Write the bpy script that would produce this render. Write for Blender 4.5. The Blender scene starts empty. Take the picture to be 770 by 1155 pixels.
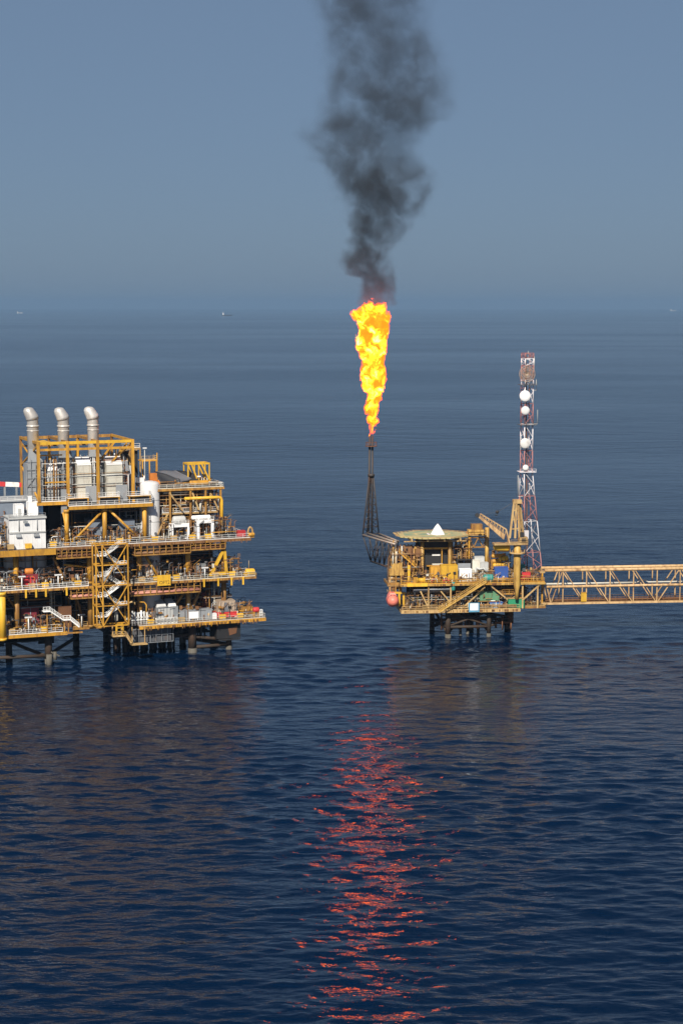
import bpy, math, random
from mathutils import Vector
random.seed(7)
S = bpy.context.scene
C = S.collection
R = math.radians

# ------------------------------------------------------------------ camera numbers and frames
H, FPX, HOR = 95.0, 2000.0, 344.0
PIT = math.atan((577.5 - HOR) / FPX)
cP, sP = math.cos(PIT), math.sin(PIT)

def ray(px, py):
    a = (px - 385) / FPX; b = (577.5 - py) / FPX
    return (a, cP + b * sP, -sP + b * cP)

class Frame:
    """A platform's own axes: u along its front, v away from the viewer, z up from the sea."""
    def __init__(s, px, py, yaw):
        r = ray(px, py); t = -H / r[2]
        s.O = (r[0] * t, r[1] * t, 0.0); s.yaw = R(yaw); s.c, s.s = math.cos(s.yaw), math.sin(s.yaw)
    def w(s, p):
        return Vector((s.O[0] + p[0] * s.c - p[1] * s.s, s.O[1] + p[0] * s.s + p[1] * s.c, p[2]))
    def at(s, px, py, v):
        r = ray(px, py)
        t = (v + (-s.s * s.O[0] + s.c * s.O[1])) / (-s.s * r[0] + s.c * r[1])
        dx, dy = r[0] * t - s.O[0], r[1] * t - s.O[1]
        return (dx * s.c + dy * s.s, v, H + r[2] * t)
    def u(s, px, py, v): return s.at(px, py, v)[0]
    def z(s, px, py, v): return s.at(px, py, v)[2]

L = Frame(55, 748, 22)
G = Frame(505, 719, 6)

# ------------------------------------------------------------------ materials
M = {}
def ramp(n, stops, interp='LINEAR'):
    cr = n.color_ramp; cr.interpolation = interp
    while len(cr.elements) < len(stops): cr.elements.new(0.5)
    for e, (p, c) in zip(cr.elements, stops):
        e.position = p; e.color = (*c, 1) if len(c) == 3 else c

def mat(name, base, rust=0.3, rough=0.5, metal=0.0, rustcol=(0.16, 0.07, 0.03), vary=0.25, fine=1.0):
    m = bpy.data.materials.new(name); m.use_nodes = True; nt = m.node_tree; N = nt.nodes; K = nt.links.new
    b = N['Principled BSDF']; b.inputs['Roughness'].default_value = rough; b.inputs['Metallic'].default_value = metal
    g = N.new('ShaderNodeNewGeometry')
    mp = N.new('ShaderNodeMapping'); mp.inputs['Scale'].default_value = (0.9 * fine, 0.9 * fine, 0.22 * fine)
    K(g.outputs['Position'], mp.inputs['Vector'])
    n1 = N.new('ShaderNodeTexNoise'); n1.inputs['Scale'].default_value = 1.0; n1.inputs['Detail'].default_value = 5; n1.inputs['Roughness'].default_value = .65
    K(mp.outputs[0], n1.inputs['Vector'])
    r1 = N.new('ShaderNodeValToRGB'); ramp(r1, [(0.60 - 0.28 * rust, (0, 0, 0)), (0.80 - 0.2 * rust, (1, 1, 1))])
    K(n1.outputs['Fac'], r1.inputs[0])
    n2 = N.new('ShaderNodeTexNoise'); n2.inputs['Scale'].default_value = 0.35 * fine; n2.inputs['Detail'].default_value = 3
    K(g.outputs['Position'], n2.inputs['Vector'])
    oi = N.new('ShaderNodeObjectInfo')
    ad = N.new('ShaderNodeMath'); ad.operation = 'ADD'; K(n2.outputs['Fac'], ad.inputs[0]); K(oi.outputs['Random'], ad.inputs[1])
    mr = N.new('ShaderNodeMapRange'); mr.inputs['From Min'].default_value = .3; mr.inputs['From Max'].default_value = 1.7
    mr.inputs['To Min'].default_value = 1 - vary; mr.inputs['To Max'].default_value = 1 + vary; K(ad.outputs[0], mr.inputs['Value'])
    hs = N.new('ShaderNodeHueSaturation'); hs.inputs['Color'].default_value = (*base, 1); K(mr.outputs[0], hs.inputs['Value'])
    mx = N.new('ShaderNodeMix'); mx.data_type = 'RGBA'; mx.inputs['B'].default_value = (*rustcol, 1)
    mu = N.new('ShaderNodeMath'); mu.operation = 'MULTIPLY'; mu.inputs[1].default_value = min(.85, .25 + rust)
    K(r1.outputs[0], mu.inputs[0]); K(mu.outputs[0], mx.inputs['Factor']); K(hs.outputs[0], mx.inputs['A'])
    K(mx.outputs['Result'], b.inputs['Base Color'])
    M[name] = m
    return m

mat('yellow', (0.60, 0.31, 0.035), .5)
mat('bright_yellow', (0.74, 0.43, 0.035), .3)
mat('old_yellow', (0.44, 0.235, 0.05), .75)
mat('tan', (0.52, 0.35, 0.15), .5)
mat('bridge_tan', (0.56, 0.37, 0.18), .5)
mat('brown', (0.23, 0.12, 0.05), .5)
mat('rust', (0.17, 0.075, 0.035), .4, .8)
mat('white', (0.80, 0.80, 0.78), .22)
mat('clean_white', (0.82, 0.82, 0.82), .03, .45)
mat('cream', (0.62, 0.60, 0.52), .2)
mat('light_grey', (0.50, 0.51, 0.50), .12, .5, rustcol=(.2, .17, .13))
mat('grey', (0.27, 0.29, 0.31), .2, .55)
mat('blue_grey', (0.20, 0.24, 0.30), .15, .55)
mat('dark_grey', (0.085, 0.09, 0.10), .3, .6)
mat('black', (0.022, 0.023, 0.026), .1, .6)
mat('deck_plate', (0.085, 0.072, 0.06), .5, .75)
mat('pink_deck', (0.28, 0.16, 0.13), .4, .75)
mat('steel', (0.66, 0.63, 0.59), .2, .42, .35, rustcol=(.36, .29, .22))
mat('pale_yellow', (0.58, 0.36, 0.09), .6)
mat('dull_steel', (0.30, 0.25, 0.21), .3, .5, .3)
mat('soot_steel', (0.055, 0.05, 0.05), .35, .6, .2)
mat('red', (0.58, 0.045, 0.05), .12)
mat('dark_red', (0.22, 0.03, 0.045), .3)
mat('pink_pipe', (0.58, 0.26, 0.19), .3)
mat('orange', (0.62, 0.21, 0.04), .2)
mat('coral', (0.80, 0.22, 0.16), .08, .45)
mat('blue', (0.035, 0.10, 0.36), .15)
mat('pale_blue', (0.18, 0.32, 0.52), .15)
mat('frame_blue', (0.10, 0.30, 0.46), .15)
mat('teal', (0.03, 0.24, 0.21), .2)
mat('green', (0.03, 0.26, 0.13), .15)
mat('pale_green', (0.10, 0.24, 0.13), .3)
mat('mast_red', (0.36, 0.16, 0.15), .2)
mat('mast_white', (0.68, 0.66, 0.68), .12)
mat('mesh_brown', (0.33, 0.25, 0.19), .3)
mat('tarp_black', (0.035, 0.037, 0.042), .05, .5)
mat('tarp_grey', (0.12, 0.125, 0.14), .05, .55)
mat('tarp_tan', (0.42, 0.33, 0.25), .3, .7)
mat('leg_steel', (0.045, 0.034, 0.025), .6, .8, rustcol=(.07, .035, .02))
mat('marine_growth', (0.13, 0.12, 0.10), .5, .85, rustcol=(.07, .06, .04))
mat('heli_green', (0.25, 0.36, 0.23), .75, .7, rustcol=(.52, .45, .22), fine=.35)
mat('heli_yellow', (0.52, 0.46, 0.22), .5, .7, rustcol=(.36, .22, .12), fine=.4)
mat('tent_white', (0.80, 0.80, 0.80), .0, .5)
mat('sign_ink', (0.16, 0.10, 0.02), .1)
mat('ship_hull', (0.05, 0.055, 0.07), .2)

# ------------------------------------------------------------------ mesh builder
BASE = {}
def V3(p): return Vector(p)
class MB:
    def __init__(s): s.v = []; s.f = []; s.sm = []; s.mi = []; s.m = 0
    def face(s, idx, smooth=False): s.f.append(tuple(idx)); s.sm.append(smooth); s.mi.append(s.m)
    def hexa(s, c):
        o = len(s.v); s.v += [tuple(p) for p in c]
        for q in ((0, 3, 2, 1), (4, 5, 6, 7), (0, 1, 5, 4), (1, 2, 6, 5), (2, 3, 7, 6), (3, 0, 4, 7)): s.face([o + i for i in q])
        return s
    def box(s, a, b):
        x0, x1 = sorted((a[0], b[0])); y0, y1 = sorted((a[1], b[1])); z0, z1 = sorted((a[2], b[2]))
        return s.hexa([(x0, y0, z0), (x1, y0, z0), (x1, y1, z0), (x0, y1, z0), (x0, y0, z1), (x1, y0, z1), (x1, y1, z1), (x0, y1, z1)])
    def axes(s, p, q):
        d = (V3(q) - V3(p)); d.normalize()
        a = Vector((0, 0, 1)).cross(d)
        if a.length < 1e-3: a = Vector((1, 0, 0))
        a.normalize(); return d, a, d.cross(a)
    def bar(s, p, q, w, h=None):
        h = h or w; d, a, b = s.axes(p, q); p, q = V3(p), V3(q); a *= w / 2; b *= h / 2
        return s.hexa([p - a - b, p + a - b, p + a + b, p - a + b, q - a - b, q + a - b, q + a + b, q - a + b])
    def rings(s, rs, smooth=True, cap=True):
        o = len(s.v); n = len(rs[0])
        for r in rs: s.v += [tuple(p) for p in r]
        for k in range(len(rs) - 1):
            for i in range(n):
                j = (i + 1) % n
                s.face((o + k * n + i, o + k * n + j, o + (k + 1) * n + j, o + (k + 1) * n + i), smooth)
        if cap:
            s.face([o + i for i in range(n)][::-1]); s.face([o + (len(rs) - 1) * n + i for i in range(n)])
        return s
    def tube(s, p, q, r, n=8, r2=None):
        d, a, b = s.axes(p, q); r2 = r if r2 is None else r2
        cs = [(math.cos(2 * math.pi * i / n), math.sin(2 * math.pi * i / n)) for i in range(n)]
        return s.rings([[V3(p) + a * (r * x) + b * (r * y) for x, y in cs], [V3(q) + a * (r2 * x) + b * (r2 * y) for x, y in cs]])
    def poly(s, pts, r, n=8):
        pts = [V3(p) for p in pts]; rs = []
        d0, a, b = s.axes(pts[0], pts[1])
        for i, p in enumerate(pts):
            d = (pts[min(i + 1, len(pts) - 1)] - pts[max(i - 1, 0)]).normalized()
            a = (a - d * a.dot(d)).normalized(); b = d.cross(a)
            rr = r if not hasattr(r, '__len__') else r[i]
            rs.append([p + a * (rr * math.cos(2 * math.pi * k / n)) + b * (rr * math.sin(2 * math.pi * k / n)) for k in range(n)])
        return s.rings(rs)
    def lathe(s, p, q, prof, n=16):
        """prof: (distance along p->q, radius)"""
        d, a, b = s.axes(p, q); rs = []
        for t, r in prof:
            c = V3(p) + d * t
            rs.append([c + a * (r * math.cos(2 * math.pi * k / n)) + b * (r * math.sin(2 * math.pi * k / n)) for k in range(n)])
        return s.rings(rs)
    def vessel(s, p, q, r, n=16, dome=.5):
        l = (V3(q) - V3(p)).length; e = r * dome
        pr = [(e * (1 - math.cos(t)), max(r * math.sin(t), .02)) for t in (0, .3, .6, .9, 1.2, 1.57)]
        return s.lathe(p, q, pr + [(l - a, b) for a, b in pr[::-1]], n)
    def prism(s, pts, z0, z1):
        o = len(s.v); n = len(pts)
        s.v += [(x, y, z0) for x, y in pts] + [(x, y, z1) for x, y in pts]
        s.face([o + i for i in range(n)][::-1]); s.face([o + n + i for i in range(n)])
        for i in range(n): s.face((o + i, o + (i + 1) % n, o + n + (i + 1) % n, o + n + i))
        return s
    def build(s, name, ms, parent):
        b = BASE.get(parent.name, (0, 0, 0))
        me = bpy.data.meshes.new(name)
        me.from_pydata([(x - b[0], y - b[1], z - b[2]) for x, y, z in s.v], [], s.f)
        for k in (ms if isinstance(ms, (list, tuple)) else [ms]): me.materials.append(M[k])
        me.polygons.foreach_set('use_smooth', s.sm); me.polygons.foreach_set('material_index', s.mi); me.update()
        o = bpy.data.objects.new(name, me); C.objects.link(o); o.parent = parent; BASE[o.name] = b
        return o

def T(name, label, cat, fr, p, group=None):
    """A thing: an Empty at its base that parents its parts."""
    o = bpy.data.objects.new(name, None); C.objects.link(o)
    o.empty_display_size = .5; o.location = fr.w(p); o.rotation_euler = (0, 0, fr.yaw)
    o['label'] = label; o['category'] = cat
    if group: o['group'] = group
    BASE[o.name] = tuple(p)
    return o
def copy_tree(o, parent=None):
    c = o.copy(); C.objects.link(c)
    if parent: c.parent = parent
    for ch in [x for x in bpy.data.objects if x.parent == o]: copy_tree(ch, c)
    return c
ORD = ['first', 'second', 'third', 'fourth', 'fifth', 'sixth', 'seventh', 'eighth', 'ninth', 'tenth', 'eleventh', 'twelfth', 'thirteenth', 'fourteenth']

# ------------------------------------------------------------------ small kit of shapes
def rail(mb, pts, h=1.15, step=2.0, t=.085, toe=True):
    for a, b in zip(pts, pts[1:]):
        a, b = V3(a), V3(b); n = max(1, round((b - a).length / step)); up = Vector((0, 0, 1))
        for k in (.5, 1.0): mb.bar(a + up * (h * k), b + up * (h * k), t)
        if toe: mb.bar(a + up * .1, b + up * .1, t * .6, .2)
        for i in range(n + 1):
            p = a.lerp(b, i / n); mb.bar(p, p + up * h, t)
    return mb
def stair(mb, p, q, w, ax, h=1.0):
    """stringers, treads and handrails from p up to q; ax is the sideways direction"""
    p, q, ax = V3(p), V3(q), V3(ax).normalized(); up = Vector((0, 0, 1))
    for k in (-.5, .5):
        e = ax * (w * k)
        mb.bar(p + e, q + e, .12, .34); mb.bar(p + e + up * h, q + e + up * h, .1); mb.bar(p + e + up * h * .55, q + e + up * h * .55, .07)
        for i in range(6):
            c = p.lerp(q, i / 5) + e; mb.bar(c, c + up * h, .08)
    n = max(4, int(abs(q.z - p.z) / .3))
    for i in range(1, n):
        c = p.lerp(q, i / n); mb.bar(c - ax * (w / 2), c + ax * (w / 2), .05, .26)
    return mb
def rect(fr, x0, y0, x1, y1, v):
    cx = (x0 + x1) / 2; cy = (y0 + y1) / 2
    return fr.u(x0, cy, v), fr.u(x1, cy, v), fr.z(cx, y1, v), fr.z(cx, y0, v)
def ribbed(mb, u0, u1, v0, v1, z0, z1, n=0, t=.07):
    """a container or cabinet: body, corner posts, top and bottom rails, ribs on the front"""
    mb.box((u0 + t, v0 + t, z0 + t), (u1 - t, v1 - t, z1 - t)); w = 2.2 * t
    for u in (u0, u1 - w):
        for v in (v0, v1 - w): mb.box((u, v, z0), (u + w, v + w, z1))
    for z in (z0, z1 - w):
        for v in (v0, v1 - w): mb.box((u0 + w, v + .004, z + .004), (u1 - w, v + w - .004, z + w - .004))
        for u in (u0, u1 - w): mb.box((u + .004, v0 + w, z + .004), (u + w - .004, v1 - w, z + w - .004))
    for i in range(n):
        u = u0 + w + (u1 - u0 - 2 * w) * (i + .5) / n
        mb.box((u - .06, v0 + .02, z0 + w), (u + .06, v0 + t + .01, z1 - w))
    return mb
def pipes(mb, u0, u1, v0, v1, z0, z1, n, r=(.07, .22), rnd=random, hdr=True):
    """pipe runs with risers and elbows in a bay"""
    vm, zm_ = (v0 + v1) / 2, z0 + (z1 - z0) * rnd.uniform(.3, .9)
    if not hdr: zm_ = z0 + .15
    mb.tube((u0, v0, zm_), (u1, v0, zm_), .07, 5); mb.tube((u0, vm, zm_), (u1, vm, zm_), .07, 5)
    for i in range(max(2, int((u1 - u0) / 4)) + 1):
        u = u0 + (u1 - u0) * i / max(2, int((u1 - u0) / 4)); mb.tube((u, v0, zm_), (u, vm, zm_), .06, 5)
    for _ in range(n):
        rr = rnd.uniform(*r); k = rnd.random()
        u = rnd.uniform(u0, u1); v = rnd.uniform(v0, v1); z = rnd.uniform(z0 + .3, z1 - .3)
        if k < .42:
            mb.tube((u, v, z0), (u, v, z1 if rnd.random() < .6 else z), rr, 6)
            if rnd.random() < .5: mb.tube((u, v, z - .12), (u, v, z + .12), rr * 1.9, 6)
        elif k < .75:
            w = min(u + rnd.uniform(3, 11), u1); mb.tube((u, v, z), (w, v, z), rr, 6)
            if rnd.random() < .6: mb.tube((w, v, z), (w, v, z0), rr, 6)
        else:
            w = min(v + rnd.uniform(1, 5), v1); mb.poly([(u, v, z0), (u, v, z), (u, w, z)], rr, 6)
    return mb
def machines(u0, u1, v0, v1, z0, z1, n, ms, rnd=random):
    """separate cabinets, pumps and bottles, each a part of its own"""
    for _ in range(n):
        u = rnd.uniform(u0, u1 - 1); v = rnd.uniform(v0, v1); a = rnd.uniform(.8, 2.6); b = rnd.uniform(.8, 2); c = min(rnd.uniform(.8, 3.2), z1 - z0 - .5)
        k = rnd.random(); mb = MB(); m = rnd.choice(ms)
        if k < .45: mb.box((u, v, z0 + .12), (u + a, v + b, z0 + c)); mb.box((u + .1, v - .08, z0 + .3), (u + a * .5, v - .003, z0 + c * .8)); mb.box((u - .05, v - .05, z0 + .02), (u + a + .05, v + b + .05, z0 + .117)); mb.build('equipment_cabinet', m, P)
        elif k < .75: mb.vessel((u, v, z0 + 1.1), (u + a * 1.4, v, z0 + 1.1), .6, 10); mb.box((u + .3, v - .3, z0), (u + .6, v + .3, z0 + .7)); mb.box((u + a, v - .3, z0), (u + a + .3, v + .3, z0 + .7)); mb.build('pump', m, P)
        else: mb.vessel((u, v, z0), (u, v, z0 + c), .55, 10); mb.tube((u, v, z0 + c - .1), (u, v, z0 + c + .5), .15, 6); mb.build('upright_vessel', m, P)
HEAPS = {}
def stuff(name, m, fn):
    """tangles nobody could count: collected into one part of each platform"""
    mb, ms = HEAPS.setdefault((P.name, name), (MB(), []))
    if m not in ms: ms.append(m)
    mb.m = ms.index(m); fn(mb)
def build_stuff():
    for (pn, name), (mb, ms) in HEAPS.items():
        o = mb.build(name, ms, bpy.data.objects[pn]); o['kind'] = 'stuff'
    HEAPS.clear()
def thicket(mb, u0, u1, v0, v1, z0, z1, n, rnd=random, t=(.07, .2)):
    """the fine tangle of a working deck: short posts, ledges, valves, brackets, conduits"""
    for _ in range(n):
        u, v = rnd.uniform(u0, u1), rnd.uniform(v0, v1); z = rnd.uniform(z0, z1); w = rnd.uniform(*t); k = rnd.random()
        if k < .3: mb.bar((u, v, z0), (u, v, z), w)
        elif k < .5: mb.bar((u, v, z), (min(u + rnd.uniform(.6, 3.5), u1), v, z), w)
        elif k < .6: mb.bar((u, v, z), (min(u + rnd.uniform(.6, 2.5), u1), v, min(z1, z + rnd.uniform(.5, 2.5))), w * .8)
        elif k < .75: mb.box((u, v, z), (u + rnd.uniform(.25, .9), v + rnd.uniform(.2, .7), z + rnd.uniform(.25, 1.1)))
        elif k < .88: mb.tube((u, v, z - .25), (u, v, z + .25), w * 2.2, 7); mb.tube((u, v, z0), (u, v, z), w * .6, 5)
        else: mb.poly([(u, v, z0), (u, v, z), (u + .5, v, z + .3), (min(u + rnd.uniform(1, 3), u1), v, z + .3)], w * .6, 5)
    return mb
# ------------------------------------------------------------------ numbers to tune
SEA_COL, IOR = (0.0004, 0.0088, 0.0310), 1.32
STEEP, LAM, SPREAD, FAR_ROUGH = .14, (1.3, 10.0), 24, .08
WAVES = [(.03, .5, 1, 8, 1, .9), (.12, .38, 1, -6, 3, .5), (.4, .4, 1, 12, 3, .24), (1.0, .4, 1, -4, 3, .075)]
BUMP = .85
HAZE, HAZE_COL = 4.2e-5, (.28, .46, .70)
SMOKE, SMOKE_COL = .13, (.13, .14, .155)
FLAME, FLAME_DENS = 13.5, 2.8
SUNROT = R(180 + 11)
AIR, DUST, OZONE, SKY, SKYSAT, VEIL = .8, .8, 6.0, .048, .9, .70
VEIL_COL = (.132, .197, .292)
SUN, EXPO = 4.6, 0.3
# ================================================================== LEFT PLATFORM
Z0, Z1, Z2, Z3, ZR, ZT = 9.0, 20.8, 31.4, 42.0, 45.3, 59.3
UL = -27.0
plat = T('production_platform', 'sprawling yellow multi-deck platform with three silver exhausts, at left of the flare', 'oil platform', L, (0, 0, 0))
P = plat
def part(name, ms, fn, parent=None):
    mb = MB(); fn(mb); return mb.build(name, ms, parent or P)
uA = L.u(75, 711, -4); uE0 = L.u(299, 697, -4); uE1 = L.u(288, 652, -4); uE2 = L.u(282, 606, -3)
uC = L.u(157, 710, -4)
# decks: plate, edge beam below it, dark joists under it
def deck(name, u0, u1, v0, v1, z, edge='yellow', plate='deck_plate', depth=.85, joist=True):
    mb = MB(); mb.box((u0, v0, z - .12), (u1, v1, z)); d = mb.build(name, plate, P)
    mb = MB()
    mb.box((u0, v0 - .18, z - depth), (u1, v0 - .004, z - .02)); mb.box((u1 + .004, v0 - .18, z - depth), (u1 + .2, v1, z - .02))
    mb.box((u0, v0 - .26, z - depth - .05), (u1 + .2, v0 + .1, z - depth + .1)); mb.build('edge_beam', edge, d)
    if joist:
        mb = MB(); n = int((u1 - u0) / 3)
        for i in range(n + 1): mb.box((u0 + .3 + (u1 - u0 - .8) * i / n, v0 + .14, z - .7), (u0 + .5 + (u1 - u0 - .8) * i / n, v1 - .1, z - .13))
        mb.build('joist', 'brown', d)
    return d
deck('deck', UL, uA, -4, 13, Z0)
deck('deck', L.u(82, 708, 2), L.u(117, 708, 2), 2, 13, Z0, 'old_yellow')
deck('deck', UL, uE0 - 9, 13.01, 27, Z0, 'old_yellow')
deck('deck', uC, uE0, -4, 13, Z0, 'yellow', 'pink_deck')
deck('deck', UL, uE1, -4, 27, Z1, 'old_yellow', depth=.6)
deck('deck', UL, L.u(62, 618, -4), -4, 27, Z2, 'yellow', depth=1.6)
deck('deck', L.u(62, 618, -4) + .01, uE2, -3, 27, Z2, 'brown', depth=.7)
u3a, u3b = L.u(76, 570, 0), L.u(170, 567, 0)
deck('deck', u3a, u3b, -1.5, 18, Z3, 'yellow')
uF = L.u(43, 540, 0); deck('deck', uF - .5, u3a - .01, 0, 18, Z3 + 1.3, 'yellow', joist=False)
uR0, uR1 = L.u(172, 553, 2), L.u(252, 552, 2)
deck('deck', uR0, uR1, 2, 20, ZR, 'old_yellow', depth=.6)
zM = L.z(215, 578, 2)
deck('deck', L.u(183, 577, 3), L.u(246, 577, 3), 3, 9, zM, 'tan', depth=.4, joist=False)

# columns through the decks
def column(u, v, z0, z1, r, m='yellow', taper=None):
    part('column', m, lambda b: (b.tube((u, v, z0), (u, v, z1), r, 12, taper), b.tube((u, v, z1 - .9), (u, v, z1), r * 1.25, 12), b.tube((u, v, z0), (u, v, z0 + .6), r * 1.2, 12)))
cu = [L.u(x, 640, 0) for x in (18, 101, 157, 212)]
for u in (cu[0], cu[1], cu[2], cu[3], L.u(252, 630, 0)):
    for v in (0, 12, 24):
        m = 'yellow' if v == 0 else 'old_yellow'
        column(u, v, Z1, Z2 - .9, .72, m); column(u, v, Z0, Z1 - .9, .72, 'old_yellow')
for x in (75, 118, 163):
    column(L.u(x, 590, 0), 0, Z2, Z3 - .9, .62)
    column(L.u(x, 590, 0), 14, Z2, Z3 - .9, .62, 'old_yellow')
def brace(a, b, r=.34, m='yellow', n=8): part('brace', m, lambda q: q.tube(a, b, r, n))
def br(x0, y0, x1, y1, v, r=.34, m='yellow'): brace(L.at(x0, y0, v), L.at(x1, y1, v), r, m)
br(81, 612, 116, 576, 0); br(123, 575, 161, 611, 0); br(78, 611, 71, 578, 0, .25)
br(60, 628, 75, 659, 0, .36, 'old_yellow'); br(163, 625, 181, 655, 0, .4); br(101, 640, 72, 637, 0, .25)
br(213, 660, 193, 690, 1, .4, 'old_yellow'); br(215, 690, 226, 664, 0, .42, 'old_yellow'); br(83, 664, 94, 700, 4, .35, 'old_yellow')
br(20, 690, 5, 668, 2, .3, 'old_yellow')
for a_, b_, z_ in ((UL, L.u(66, 700, 9), Z0), (L.u(84, 700, 10), uE0 - 10, Z0), (UL, uE1 - 8, Z1), (L.u(54, 600, 11), L.u(160, 600, 11), Z2)):  # added black panels, standing in for the shade behind the deck fronts
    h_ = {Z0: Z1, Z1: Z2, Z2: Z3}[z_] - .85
    part('shade_screen', 'black', lambda q: [q.box((a_ + i * (b_ - a_) / 9 + .04, 9.5 + .25 * (i % 2), z_), (a_ + (i + 1) * (b_ - a_) / 9 - .04, 9.8 + .25 * (i % 2), h_ - (i * 7 % 4) * .5)) for i in range(9)])
for a_, b_ in ((UL, L.u(58, 730, 20)), (L.u(122, 730, 16), L.u(206, 730, 16)), (L.u(226, 730, 16), L.u(262, 730, 16))):  # added black panels that hide the bright sea so the underside looks shaded
    part('under_deck_shade', 'black', lambda q: [q.box((a_ + i * (b_ - a_) / 7 + .1, 16 + .3 * (i % 2), 2.2 + (i * 5 % 3) * .7), (a_ + (i + 1) * (b_ - a_) / 7 - .1, 16.3 + .3 * (i % 2), Z0 - .8)) for i in range(7)])
# big corner column low at the left edge of the view
column(L.u(2, 690, -5), -5, Z0 - 1, Z1, 1.05, 'bright_yellow')
# A-shaped brace by the right end
part('a_frame_brace', 'bright_yellow', lambda b: (b.bar(L.at(238, 648, -2), L.at(251, 622, -2), .75), b.bar(L.at(255, 646, -2), L.at(253, 620, -2), .75), b.bar(L.at(236, 648, -2), L.at(257, 646, -2), .7, .9)))
# jacket legs in the water and the braces between them
def leg(px, py, v, z1, r):
    u = L.u(px, py, v)
    part('jacket_leg', ['leg_steel', 'marine_growth'], lambda b: (b.tube((u, v, 1.2), (u, v, z1), r, 14), setattr(b, 'm', 1), b.tube((u, v, -6), (u, v, 1.2), r * 1.05, 14)))
    return u
lu = [leg(55, 747, 0, Z0 - .9, 1.0), leg(217, 738, 0, Z0 - .9, 1.15), leg(258, 734, 0, Z0 - .9, .8)]
for x, v in ((10, 11), (86, 22), (150, 16), (206, 14), (240, 22), (120, 24)): leg(x, 730, v, Z0 - .9, .9)
for a, b in (((lu[0], 0, 1.6), (L.u(10, 730, 11), 11, 4.5)), ((lu[0], 0, 2), (L.u(-25, 735, 0), 0, 2.6)), ((lu[1], 0, 4.5), (lu[2], 0, 2.6)), ((lu[1], 0, 1.4), (lu[2], 0, 1.4)),
             ((lu[1], 0, 5), (L.u(150, 730, 16), 16, 1.5)), ((lu[0], 0, 2.2), (L.u(86, 730, 22), 22, 2.2)), ((L.u(206, 730, 14), 14, 1.5), (lu[2], 0, 1.5))):
    part('jacket_brace', 'leg_steel', lambda q: q.tube(a, b, .48, 8))
part('leg_sleeve', 'marine_growth', lambda b: (b.tube((lu[0] - .2, -1.5, -1), (lu[0] - .2, -1.5, 2.6), .8, 12), b.tube((lu[0] + 1.4, -1.5, 1), (lu[0] + 1.4, -1.3, 3.2), .5, 12), b.bar((lu[0] + .4, -1.6, 3.2), (lu[0] + 2.6, -1.4, 2.0), .4)))
u = lu[2]
part('leg_clamp_box', ['black', 'rust'], lambda b: (b.box((u - 4.2, -2.4, 3.6), (u + 2.6, 2, 7.6)), b.bar((u - 3.8, -2.6, 3.3), (u + 2.4, -2.6, 3.3), .4), setattr(b, 'm', 1), b.hexa([(u - .6, -2.5, 4.4), (u + 1.4, -2.5, 4.9), (u + 1.4, -2.42, 4.9), (u - .6, -2.42, 4.4), (u - .9, -2.5, 6.4), (u + 1.7, -2.5, 6.9), (u + 1.7, -2.42, 6.9), (u - .9, -2.42, 6.4)])))

# added dark deck, hangers, pipes and tubes, giving the underside its shade by colour
ca, cb = L.u(128, 722, 3), L.u(238, 722, 3)
part('shade_fill_deck', 'black', lambda q: (q.box((ca, 3, 4.6), (cb, 24, 4.9)), [q.bar((u, v, 4.6), (u, v, Z0 - .2), .35) for u in [ca + (cb - ca) * k / 6 for k in range(7)] for v in (3.2, 12, 23)]))
stuff('shade_fill_pipework', 'dark_grey', lambda q: pipes(q, ca, cb, 2.5, 20, 2.5, Z0 - .8, 60, (.1, .3), random.Random(5)))
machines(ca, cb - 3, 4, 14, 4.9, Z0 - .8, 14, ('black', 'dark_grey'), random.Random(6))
part('shade_fill_deck', 'black', lambda q: (q.box((UL, 5, 5.2), (L.u(50, 730, 6), 24, 5.5)), [q.bar((u, 5.2, 5.2), (u, 5.2, Z0 - .2), .3) for u in [UL + 5 * k for k in range(6)]]))  # same added black filling for the shade under the left half
part('shade_fill_tube', 'leg_steel', lambda q: [q.tube((ca + 2 + 2.6 * i + (j * 7 % 4) * .6, 8 + 3.2 * j, -4), (ca + 2 + 2.6 * i + (j * 7 % 4) * .6, 8 + 3.2 * j, Z0 - .5), .38, 8) for i in range(7) for j in range(4)])

# inner pipework, and added black walls whose colour gives each level its shade
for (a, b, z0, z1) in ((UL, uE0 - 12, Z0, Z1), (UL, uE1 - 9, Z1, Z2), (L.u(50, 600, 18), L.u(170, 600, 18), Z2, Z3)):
    part('shade_wall', 'black', lambda q: [q.box((a + i * (b - a) / 6 + .05, 19, z0), (a + (i + 1) * (b - a) / 6 - .05, 19.3 + .1 * (i % 2), z1 - .8)) for i in range(6)])
bays = [(UL, uA, 1, 16, Z0), (L.u(76, 690, 4), L.u(150, 690, 4), 5, 17, Z0), (uC + 1, uE0 - 16, 3, 17, Z0), (uE0 - 16, uE0 - 8, 1, 12, Z0),
        (UL, uA + 6, 1, 16, Z1), (uA + 6, L.u(150, 640, 2), 2, 17, Z1), (L.u(150, 640, 2), uE1 - 8, 2, 17, Z1), (L.u(75, 600, 2), L.u(165, 600, 2), 3, 17, Z2), (L.u(180, 600, 3), L.u(250, 600, 3), 4, 18, Z2)]
rn = random.Random(11)
for (a, b, v0, v1, z) in bays:
    top = {Z0: Z1, Z1: Z2, Z2: Z3}[z] - .9
    for m, n in (('dark_grey', 26), ('old_yellow', 26), ('rust', 24), ('cream', 10), ('blue_grey', 14), ('grey', 12)):
        stuff('pipework', m, lambda q: pipes(q, a, b, v0, v1, z, top, n, rnd=rn))
    machines(a, b, v0, v1, z, top, 11, ('blue_grey', 'dark_grey', 'grey', 'rust', 'cream'), rn)
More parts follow.
